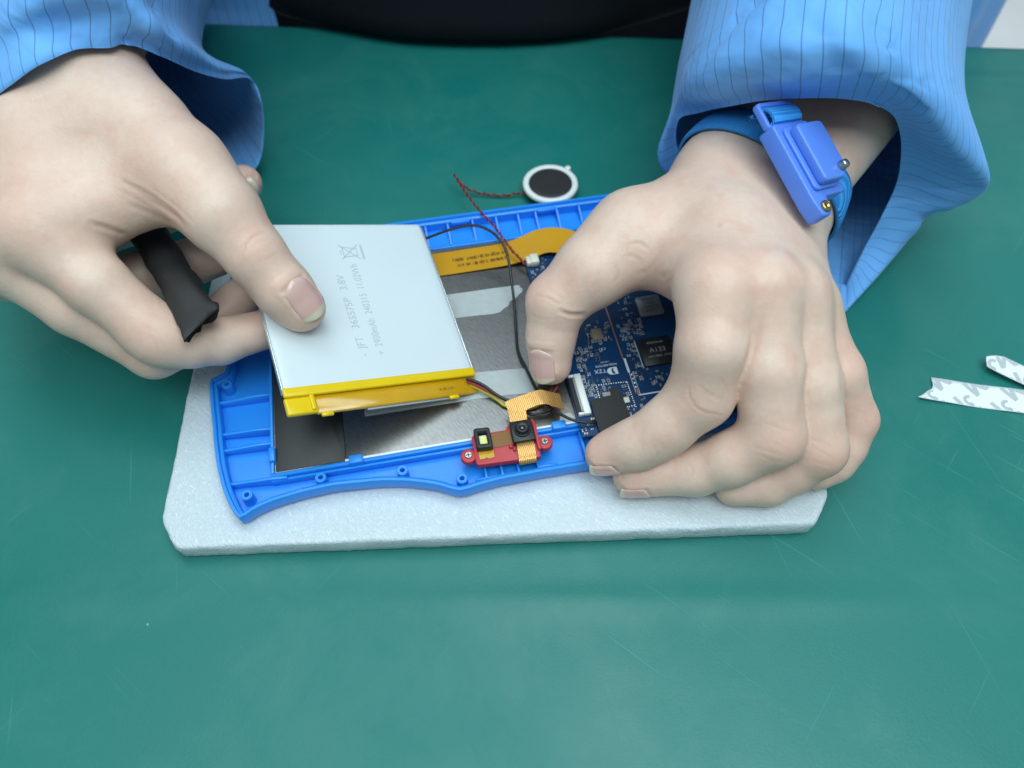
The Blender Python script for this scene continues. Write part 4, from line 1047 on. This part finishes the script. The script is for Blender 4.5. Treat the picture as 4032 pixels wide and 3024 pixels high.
pinkC = [(iC + [0, 0, 12], 15, .3), (tC[3] + [-4, 0, 8], 14, .35), (tC[5], 13, .5), (gi[2] + [0, -3, 8], 13, .35), (gm[2] + [0, -8, 5], 12, .6), (gr[2] + [0, -8, 4], 12, .6), (gp[2] + [4, -4, 6], 15, .65),
         (gi[-1], 12, .75), (gm[-1], 13, .7), (gp[1] + [3, 0, 6], 12, .4), (C(1100, 1080, 75), 5, .5), (C(560, 760, 62), 16, .45)]
c_ = lambda L: [(2000 + x / .9756, 300 + y / .9756) for x, y in L]
linesC = [(c_([(95, 838), (150, 850), (205, 885)]), .22, .45), (c_([(200, 900), (240, 915), (300, 915)]), .7, .7), (c_([(70, 905), (120, 930), (170, 935)]), .10, .45), (c_([(150, 800), (190, 840), (230, 860)]), .08, .4),
          (c_([(695, 1195), (702, 1240), (745, 1285), (830, 1305)]), .26, .5), (c_([(730, 1175), (760, 1215), (830, 1250)]), .16, .5), (c_([(715, 1270), (760, 1300), (810, 1315)]), .12, .4), (c_([(800, 1150), (830, 1180), (850, 1230)]), .14, .4),
          (c_([(560, 1420), (572, 1450), (566, 1475)]), .14, .4), (c_([(540, 1440), (552, 1462)]), .1, .4),
          (c_([(400, 715), (425, 760), (400, 800)]), .2, .6), (c_([(470, 830), (540, 790), (620, 760)]), .3, 1.0), (c_([(440, 700), (480, 690), (520, 720)]), .15, .7), (c_([(500, 760), (540, 740), (570, 700)]), .18, .8), (c_([(560, 810), (610, 790), (640, 780)]), .2, .8),
          (c_([(460, 650), (500, 640), (545, 665)]), .2, .6), (c_([(940, 1420), (1000, 1440), (1060, 1460)]), .14, .5), (c_([(1000, 1400), (1050, 1420), (1090, 1450)]), .12, .4), (c_([(700, 1500), (715, 1530)]), .16, .4), (c_([(1180, 1430), (1220, 1450), (1260, 1470)]), .14, .4),
          (c_([(985, 900), (960, 990), (930, 1080), (900, 1175)]), .6, 1.4, 120, .25), (c_([(1175, 1030), (1158, 1120), (1140, 1230), (1120, 1350)]), .5, 1.2, 170, .2), (c_([(1285, 1080), (1285, 1180), (1292, 1310)]), .5, 1.1, 130, .2),
          (c_([(990, 1330), (1040, 1350), (1095, 1370)]), .14, .45), (c_([(960, 1450), (1010, 1475), (1075, 1485)]), .12, .4), (c_([(1150, 1390), (1200, 1405), (1250, 1425)]), .13, .4), (c_([(1165, 1470), (1210, 1490), (1255, 1500)]), .12, .4), (c_([(1310, 1270), (1355, 1290), (1390, 1310)]), .12, .4), (c_([(690, 1480), (706, 1510), (704, 1545)]), .14, .4), (c_([(745, 1195), (790, 1222), (845, 1245)]), .12, .4), (c_([(585, 1405), (598, 1435), (592, 1465)]), .10, .4),
          (c_([(1030, 720), (1070, 800), (1110, 880)]), -.25, 1.6), (c_([(1130, 740), (1160, 830), (1190, 930)]), -.22, 1.5), (c_([(1340, 1300), (1380, 1330), (1400, 1350)]), .1, .4)]
naC = []
ax = tC[5] - tC[3]; ax /= np.linalg.norm(ax)
naC.append((tC[5] - ax * 7.8, tC[5] - tC[4], camdir(tC[5]) + np.array([-.65, 0, -.1]), 10.8, 14.6))
ax = gi[-1] - gi[-2]; ax /= np.linalg.norm(ax)
naC.append((gi[-1] - ax * 5.2, ax + np.array([-.1, 0, .05]), np.array([-.08, -.88, -.30]), 9.2, 11.6))
ax = gm[-1] - gm[-2]; ax /= np.linalg.norm(ax)
naC.append((gm[-1] - ax * 6.0, ax, np.array([-.03, -.90, -.22]), 9.4, 11.8))
HC = finish(TOT, FC, pinkC, linesC, naC, [((2836, 887), 8, .9), ((3133, 1410), 14, .35), ((3180, 1500), 9, .2)])
FC_tot = TOT

# ---------------------------------------------------------------- the person: one skin mesh, nails and clothes as parts
LC0 = [(215, 612, 62), (330, 565, 76), (480, 530, 90), (650, 502, 99), (850, 490, 104), (1050, 495, 104), (1200, 522, 100), (1300, 580, 90), (1335, 680, 76), (1335, 800, 62), (1310, 930, 46), (1230, 1100, 30), (1150, 1250, 16), (1058, 1440, 4), (960, 1390, 4), (780, 1170, 9), (480, 970, 20), (240, 790, 41)]
LC1 = [(190, 560, 66), (270, 500, 84), (430, 450, 101), (640, 415, 112), (860, 390, 118), (1080, 390, 119), (1270, 430, 114), (1450, 560, 100), (1620, 770, 78), (1768, 930, 57), (1690, 1015, 43), (1480, 1080, 28), (1330, 1270, 11), (1058, 1556, 1.5), (930, 1470, 2), (760, 1250, 4), (420, 1010, 10), (123, 838, 34)]
LC2 = [(205, 470, 72), (260, 400, 92), (420, 340, 110), (640, 290, 122), (870, 260, 128), (1100, 260, 130), (1300, 300, 124), (1480, 420, 112), (1640, 560, 94), (1740, 740, 72), (1700, 820, 50), (1500, 880, 28), (1350, 980, 10), (1100, 1050, 3), (950, 1050, 3), (760, 950, 5), (480, 800, 12), (215, 660, 36)]
LC3 = [(235, 250, 72), (300, 180, 96), (450, 110, 116), (650, 60, 130), (880, 30, 137), (1100, 30, 139), (1290, 60, 134), (1450, 150, 122), (1580, 260, 104), (1640, 380, 80), (1630, 450, 56), (1500, 500, 32), (1300, 560, 12), (1100, 600, 4), (900, 600, 3), (700, 560, 5), (450, 480, 14), (255, 380, 40)]
def sharpen(L, i):                                                    # extra points hold the drooping corner of the cuff sharp
    L = [np.array(q, float) for q in L]
    return L[:i] + [L[i] * .86 + L[i - 1] * .14, L[i], L[i] * .86 + L[i + 1] * .14] + L[i + 1:]
w3 = lambda L: [Z3(*p) for p in sharpen(L, 13)]
LCm = [(np.asarray(a) * .82 + np.asarray(b_) * .18 + np.array([0, 0, 1.2])) for a, b_ in zip(w3(LC0), w3(LC1))]
LC3w = w3(LC3); cen = np.mean(LC3w, 0)
LC4 = [cen + np.array([22, 85, 30]) + (p - cen) * 1.04 for p in LC3w]
LC5 = [np.array([165, 540, 385.]) + (p - cen) * np.array([.85, .6, 1.0]) for p in LC3w]
LA0 = [(1090, 345, 52), (980, 345, 72), (850, 312, 88), (700, 245, 106), (560, 202, 116), (450, 204, 120), (330, 217, 122.5), (180, 280, 122), (60, 362, 117), (-60, 462, 107), (-150, 600, 90), (-150, 800, 60), (0, 950, 32), (350, 1000, 14), (700, 930, 8), (1000, 800, 5), (1112, 735, 10), (1148, 600, 22), (1140, 450, 40)]
LA1 = [(1040, 300, 58), (950, 265, 80), (850, 205, 100), (720, 130, 118), (580, 60, 127), (450, 50, 131), (320, 60, 132), (160, 110, 130), (20, 190, 124), (-120, 300, 112), (-220, 450, 90), (-230, 600, 60), (-60, 700, 28), (250, 720, 10), (600, 640, 4), (850, 560, 3), (990, 520, 8), (1030, 460, 20), (1050, 370, 40)]
LA2 = [(850, 190, 50), (820, 120, 76), (760, 30, 104), (660, -50, 124), (540, -100, 138), (420, -120, 144), (280, -110, 146), (120, -60, 142), (-40, 20, 132), (-180, 120, 114), (-280, 260, 90), (-280, 380, 60), (-120, 450, 28), (150, 460, 10), (450, 420, 4), (650, 360, 3), (770, 310, 8), (820, 270, 20), (850, 230, 35)]
wa_ = lambda L: [A(*p) for p in L]
LA2w = wa_(LA2); cenA = np.mean(LA2w, 0)
LA3 = [cenA + np.array([8, 62, 22]) + (p - cenA) * 1.04 for p in LA2w]
LA4 = [cenA + np.array([-10, 130, 70]) + (p - cenA) * .95 for p in LA2w]
LA5 = [np.array([-205, 540, 385.]) + (p - cenA) * np.array([.8, .6, .9]) for p in LA2w]
LAm = [(np.asarray(a) * .85 + np.asarray(b_) * .15 + np.array([0, 0, 1.0])) for a, b_ in zip(wa_(LA0), wa_(LA1))]
person = empty('person', (0, 560, -250), 'person in blue striped jacket and black shirt, both hands busy with the opened tablet', 'person')
arms = []
for cs_ in ([wA + fdir * 40, np.mean(LA2w, 0), np.mean(LA3, 0), np.mean(LA4, 0), np.mean(LA5, 0)], [wC + foreC * 60, np.mean(LC3w, 0), np.mean(LC4, 0), (np.mean(LC4, 0) + np.mean(LC5, 0)) / 2, np.mean(LC5, 0)]):
    arms.append(tube(catmull(cs_, 6), np.interp(np.linspace(0, 1, 25), [0, .5, 1], [17, 20, 26]), 20))
tor = lathe([(110, -250), (112, -100), (105, 0), (108, 120), (112, 260), (100, 360), (50, 400)], 40)
arms.append(([(x * 1.4 - 20, y * .72 + 595, z) for x, y, z in tor[0]], tor[1]))
Vs, Fs = merge(*arms)
V = np.concatenate([HA[0], HC[0], np.array(Vs)]); F = HA[1].tolist() + (HC[1] + len(HA[0])).tolist() + [tuple(i + len(HA[0]) + len(HC[0]) for i in f) for f in Fs]
body = add('body', V, F, M_skin, person, smooth=True)
for nm, i in (('crease', 2), ('pink', 3)):
    at = body.data.attributes.new(nm, 'FLOAT', 'POINT'); arr = np.zeros(len(V), np.float32); arr[:len(HA[0])] = HA[i]; arr[len(HA[0]):len(HA[0]) + len(HC[0])] = HC[i]; at.data.foreach_set('value', arr)
for P, Fq, uv in nails:
    o = add('fingernail', P, Fq, M_nail, body, smooth=True)
    ul = o.data.uv_layers.new(name='UVMap')
    for lp in o.data.loops: ul.data[lp.index].uv = uv[lp.vertex_index]
    m_ = o.modifiers.new('t', 'SOLIDIFY'); m_.thickness = .45 * MM; m_.offset = -1
    m_ = o.modifiers.new('s', 'SUBSURF'); m_.levels = m_.render_levels = 1

# ---------------------------------------------------------------- jacket: sleeves lofted from cuff to shoulder, body panels
def loft(loops, na, nl, spacing, wr=1.6, seed=0, ref=1, folds=None):
    L = [catmull(l, na, True) for l in loops]; M_ = len(L[0])
    G = np.stack([catmull(np.array([l[i] for l in L]), nl) for i in range(M_)], 1)     # rows along the sleeve, columns around it
    R = len(G)
    du = np.roll(G, -1, 1) - np.roll(G, 1, 1); dv = np.gradient(G, axis=0); N = np.cross(du, dv); N /= np.linalg.norm(N, axis=2)[:, :, None] + 1e-9
    cum = np.zeros(M_ + 1); cum[1:] = np.cumsum(np.linalg.norm(np.roll(L[ref], -1, 0) - L[ref], axis=1)); nstr = round(cum[-1] / spacing); uc = cum / cum[-1] * nstr
    vl = np.concatenate([[0], np.cumsum(np.linalg.norm(np.diff(G, axis=0), axis=2).mean(1))])
    for r in range(R):
        for i in range(M_):
            p = G[r, i]; a = min(1, vl[r] / 14)
            d = mnoise.noise(Vector((p[0] * .022 + seed, p[1] * .040, p[2] * .030))) * 1.6 + .7 * (1 - abs(mnoise.noise(Vector((p[0] * .05 + seed, p[1] * .028 - p[0] * .03, p[2] * .05 + 5)))) * 2)
            G[r, i] = p + N[r, i] * d * wr * (.25 + .75 * a)
    for _ in range(14):
        G2 = G.copy(); G2[1:-1] = .5 * G[1:-1] + .25 * (G[2:] + G[:-2]); k0 = 2 * nl
        wgt = np.clip((np.arange(R) - k0 + 4) / 8, 0, 1)[:, None, None]; G = G * (1 - wgt) + G2 * wgt
    if folds:
        V0 = G.reshape(-1, 3); N0 = N.reshape(-1, 3); cen_ = G.mean(1, keepdims=True); s = np.sign(((G - cen_) * N).sum(2)).reshape(-1, 1)
        G = carve(V0, N0 * s, np.zeros(len(V0)), folds).reshape(G.shape)
    V = G.reshape(-1, 3); F = []; UV = []
    for r in range(R - 1):
        for i in range(M_):
            k = (i + 1) % M_; F.append((r * M_ + i, r * M_ + k, (r + 1) * M_ + k, (r + 1) * M_ + i)); UV += [(uc[i], vl[r] / 1.6), (uc[i + 1], vl[r] / 1.6), (uc[i + 1], vl[r + 1] / 1.6), (uc[i], vl[r + 1] / 1.6)]
    return V, F, UV
def cloth(name, VFU, parent, th=.4):
    V, F, UV = VFU; o = add(name, V, F, M_cloth, parent, smooth=True)
    ul = o.data.uv_layers.new(name='UVMap'); ul.data.foreach_set('uv', np.array(UV, np.float32).ravel())
    m_ = o.modifiers.new('t', 'SOLIDIFY'); m_.thickness = th * MM; m_.offset = 0
    return o
def shift(l, d): return [np.asarray(p) + np.asarray(d, float) for p in l]
def panel_grid(path, zs, spacing):
    P = catmull(path, 8); V, F, UV = [], [], []; n = len(P); cum = np.concatenate([[0], np.cumsum(np.linalg.norm(np.diff(P, axis=0), axis=1))]) / spacing
    for z, s, dy in zs:
        for i, p in enumerate(P):
            q = np.array([-20, 590]) + (p - np.array([-20, 590])) * s
            wv_ = 5 * mnoise.noise(Vector((p[0] * .02, p[1] * .02, z * .006))); V.append((q[0] + wv_, q[1] + dy + abs(wv_) * .6, z))
    for j in range(len(zs) - 1):
        for i in range(n - 1):
            F.append((j * n + i, j * n + i + 1, (j + 1) * n + i + 1, (j + 1) * n + i)); UV += [(cum[i], zs[j][0] / 1.6), (cum[i + 1], zs[j][0] / 1.6), (cum[i + 1], zs[j + 1][0] / 1.6), (cum[i], zs[j + 1][0] / 1.6)]
    return V, F, UV
jp = [(-152, 474), (-200, 478), (-262, 486), (-325, 520), (-345, 590), (-300, 660), (-150, 700), (0, 705), (150, 700), (300, 670), (372, 590), (330, 502), (300, 471), (272, 449), (205, 455), (128, 461)]
zs = [(-240, 1.02, 0), (-160, 1.01, 0), (-80, 1.0, 0), (-20, 1.0, 0), (40, 1.0, 0), (110, .98, 0), (190, .94, -8), (270, .88, -16), (350, .80, -20), (410, .66, -10), (440, .45, 10)]
z_ = lambda L: [(2500 + x / 1.276, y / 1.276) for x, y in L]
foldC = [(z_([(620, -40), (480, 85), (365, 215), (250, 395)]), 3.2, 3.5), (z_([(1335, 560), (1450, 690), (1580, 800), (1730, 905)]), 3.6, 4.0), (z_([(760, 40), (900, 150), (1000, 300), (1040, 420)]), 1.0, 6), (z_([(1180, 60), (1250, 180), (1400, 330), (1500, 480)]), 1.4, 6),
         (z_([(480, 480), (640, 380), (760, 330)]), .8, 5), (z_([(1480, 1085), (1420, 1010), (1370, 900)]), 2.0, 3.5)]
foldA = [(a_([(690, 0), (750, 110), (830, 205)]), 2.2, 4), (a_([(40, 70), (180, 130), (330, 140)]), 1.2, 6), (a_([(560, 205), (690, 190), (800, 260), (960, 330)]), 1.6, 4), (a_([(420, 0), (470, 90), (560, 150)]), 1.2, 5), (a_([(180, -10), (240, 60), (260, 160)]), .8, 5)]
jacket = cloth('jacket', panel_grid(jp, zs, 7), person, 1.2)
cloth('sleeve', loft([w3(LC0), LCm, w3(LC1), w3(LC2), LC3w, LC4, LC5], 8, 9, 6.6, .8, 3.0, 2, foldC), jacket)
cloth('sleeve', loft([wa_(LA0), LAm, wa_(LA1), LA2w, LA3, LA4, LA5], 8, 9, 6.6, .8, 11.0, 2, foldA), jacket)
# black shirt: hangs behind the bench edge and bulges over it
def shirt():
    V, F = [], []; n = 72
    rows = [(-250, 92), (-60, 90), (-8, 92), (.6, 110), (2.5, 127), (8, 133), (18, 131), (40, 126), (100, 130), (200, 140), (300, 140), (380, 110), (430, 60)]
    for z, ry in rows:
        for i in range(n):
            a = 2 * math.pi * i / n; x, y = -20 + 192 * math.cos(a) * (1 if z < 320 else (470 - z) / 150), 570 + (ry if math.sin(a) < 0 else 110) * math.sin(a)
            y += 5 * mnoise.noise(Vector((x * .016, 2, z * .02)))
            V.append((x, y, z))
    for j in range(len(rows) - 1):
        for i in range(n): F.append((j * n + i, j * n + (i + 1) % n, (j + 1) * n + (i + 1) % n, (j + 1) * n + i))
    return V, F
V, F = shirt(); add('shirt', V, F, M_shirt, person, smooth=True)

# ================================================================== wrist strap
strap = empty('wrist_strap', wC + np.array([6, 6, -20]), 'blue elastic anti-static wrist strap with periwinkle plastic clasp, worn under the cuff', 'wrist strap')
sc0 = wC + foreC * 7
e1 = sideC - foreC * (sideC @ foreC); e1 /= np.linalg.norm(e1); e2 = np.cross(foreC, e1)
ang = np.linspace(0, 2 * math.pi, 97)[:-1]; rows = []
for o_ in np.linspace(-8.5, 8.5, 9):
    rad = []
    for a in ang:
        d = e1 * math.cos(a) + e2 * math.sin(a); r = np.arange(8, 50, .25); val = FC.sample(FC_tot, sc0 + foreC * o_ + r[:, None] * d); rad.append(r[np.argmax(val > .25)])
    rad = np.array(rad)
    for _ in range(3): rad = .5 * rad + .25 * (np.roll(rad, 1) + np.roll(rad, -1))
    rows.append([sc0 + foreC * o_ + (e1 * math.cos(a) + e2 * math.sin(a)) * (q + .5 + .5 * (1 - (o_ / 8.5) ** 4)) for a, q in zip(ang, rad)])
G = np.array(rows); n = len(ang); V = G.reshape(-1, 3)
F = [(j * n + i, j * n + (i + 1) % n, (j + 1) * n + (i + 1) % n, (j + 1) * n + i) for j in range(8) for i in range(n)]
bd = add('band', V, F, M_strap, strap, smooth=True); m_ = bd.modifiers.new('t', 'SOLIDIFY'); m_.thickness = 1.3 * MM; m_.offset = 1
# clasp frame: hx along the band, hy along the arm, hn away from the wrist
hA, hB = Z3(715, 680, 95), Z3(945, 1100, 81)
hx = hB - hA; HL = np.linalg.norm(hx); hx /= HL; hy = foreC - hx * (foreC @ hx); hy /= np.linalg.norm(hy); hn = np.cross(hx, hy)
if hn @ (EYE - hA) < 0: hn = -hn
hn, hy = hn * math.cos(.36) + hy * math.sin(.36), hy * math.cos(.36) - hn * math.sin(.36); hA = hA + hn * 1.5
HM = Matrix(((hx[0], hy[0], hn[0], hA[0] * MM), (hx[1], hy[1], hn[1], hA[1] * MM), (hx[2], hy[2], hn[2], hA[2] * MM), (0, 0, 0, 1)))
def hp(name, VF, m, parent=strap, **k): return add(name, VF[0], VF[1], m, parent, HM, **k)
base = hp('clasp', prism(rounded_poly([(-1, -11), (HL - 5, -11), (HL + 1, -9.6), (HL + 1, -4), (HL - 6, -2), (HL - 6, 11), (-1, 11)], [1.5, 2, 1.5, 1.5, 1, 2, 1.5], 4), -2.0, 5.2), M_peri); bevel(base, .8, 3)
bevel(hp('clasp_cover', prism(rounded_poly([(1.5, -8.2), (HL - 8.5, -8.2), (HL - 8.5, 6), (HL - 12, 10.4), (1.5, 10.4)], [2.5, 2, 2, 2, 2.5], 4), 5.1, 6.6), M_peri), .6, 2)
cov = hp('clasp_lid', prism(rounded_poly([(2.6, -6.2), (HL - 9.6, -6.2), (HL - 9.6, 6), (HL - 13, 10.2), (2.6, 10.2)], [2.5, 2, 2, 2, 2.5], 4), 6.5, 10.4), M_peri); bevel(cov, .9, 3)
hp('snap_stud', lathe([(1.9, 10.3), (1.9, 11.4), (1.5, 11.8), (1.7, 12.4), (1.4, 13), (.2, 13.1)], 24, (HL - 13.6, 6.4, 0)), M_screw, cov, smooth=True)
hp('eyelet', lathe([(2.2, 5.2), (2.2, 6.1), (1.6, 6.4), (1.0, 6.2), (.8, 5.5)], 24, (HL - 2.2, -6.6, 0)), M_brass, base, smooth=True)
hp('eyelet_hole', lathe([(.85, 5.55), (.85, 5.7), (.05, 5.7)], 16, (HL - 2.2, -6.6, 0)), M_dkprint, base)
lo_ = rounded_poly([(-11, -11), (-.5, -11), (-.5, 11), (-11, 11)], [1.8, 1, 1, 1.8], 4); li_ = rounded_poly([(-9.2, -9.2), (-1.8, -9.2), (-1.8, 9.2), (-9.2, 9.2)], [1.2, .8, .8, 1.2], 4)
bevel(hp('buckle_loop', ring_prism(lo_, li_, 1.0, 3.8), M_peri), .5, 2)
loop = catmull([(-8.9, 0, -3.2), (-8.7, 0, 2.4), (-7.0, 0, 4.8), (-4.4, 0, 5.4), (-2.2, 0, 4.6), (-1.4, 0, 1.6)], 5)
bevel(hp('folded_band', ribbon(loop, (0, 1, 0), 17.5, 1.3), M_strap), .4, 2)

# ================================================================== black taped stick held in the fist
s0, s1 = A(500, 760, 42), A(866, 1388, 66)
d = (s1 - s0); SL = np.linalg.norm(d); d /= SL; u_ = np.cross(d, camdir(s1)); u_ /= np.linalg.norm(u_); v_ = np.cross(u_, d)
if v_ @ camdir(s1) < 0: v_ = -v_
V, F = [], []; n = 28; ts = list(np.linspace(-20, SL - 6, 30)) + [SL - 3, SL - 1, SL + .5]
for t in ts:
    for i in range(n):
        a = 2 * math.pi * i / n
        ra = 6.9 * (1 - .10 * max(0, (t - SL + 22) / 22)) + 1.1 * mnoise.noise(Vector((t * .10, math.cos(a) * 1.5, math.sin(a) * 1.5 + 4))) + .25 * math.sin(t * .8 + a)
        tt = t
        if t > SL - 7: tt = t + (math.cos(a) * 4.2) * (t - SL + 7) / 7 + (t - SL + 7) / 7 * 1.2 * mnoise.noise(Vector((a * 2.2, 1, 7)))
        pin = max(0, (t - SL + 16) / 16); fl_ = .85 - .62 * pin ** 1.3
        if t > SL - 2: tt += 4.5 * abs(mnoise.noise(Vector((a * 3.1, 4, 2))))
        V.append(s0 + d * tt + u_ * ra * math.cos(a) * (1 + .34 * pin) + v_ * (ra * fl_ * math.sin(a) - 2.0 * pin))
m = len(ts)
for j in range(m - 1):
    for i in range(n): F.append((j * n + i, j * n + (i + 1) % n, (j + 1) * n + (i + 1) % n, (j + 1) * n + i))
F.append(tuple(range(n))[::-1])
F.append(tuple((m - 1) * n + i for i in range(n)))
o = add('taped_stick', V, F, M_clothtape, None, smooth=True)
tag(o, 'black tape-wrapped stick with a ragged end, gripped in the hand holding the battery', 'stick')
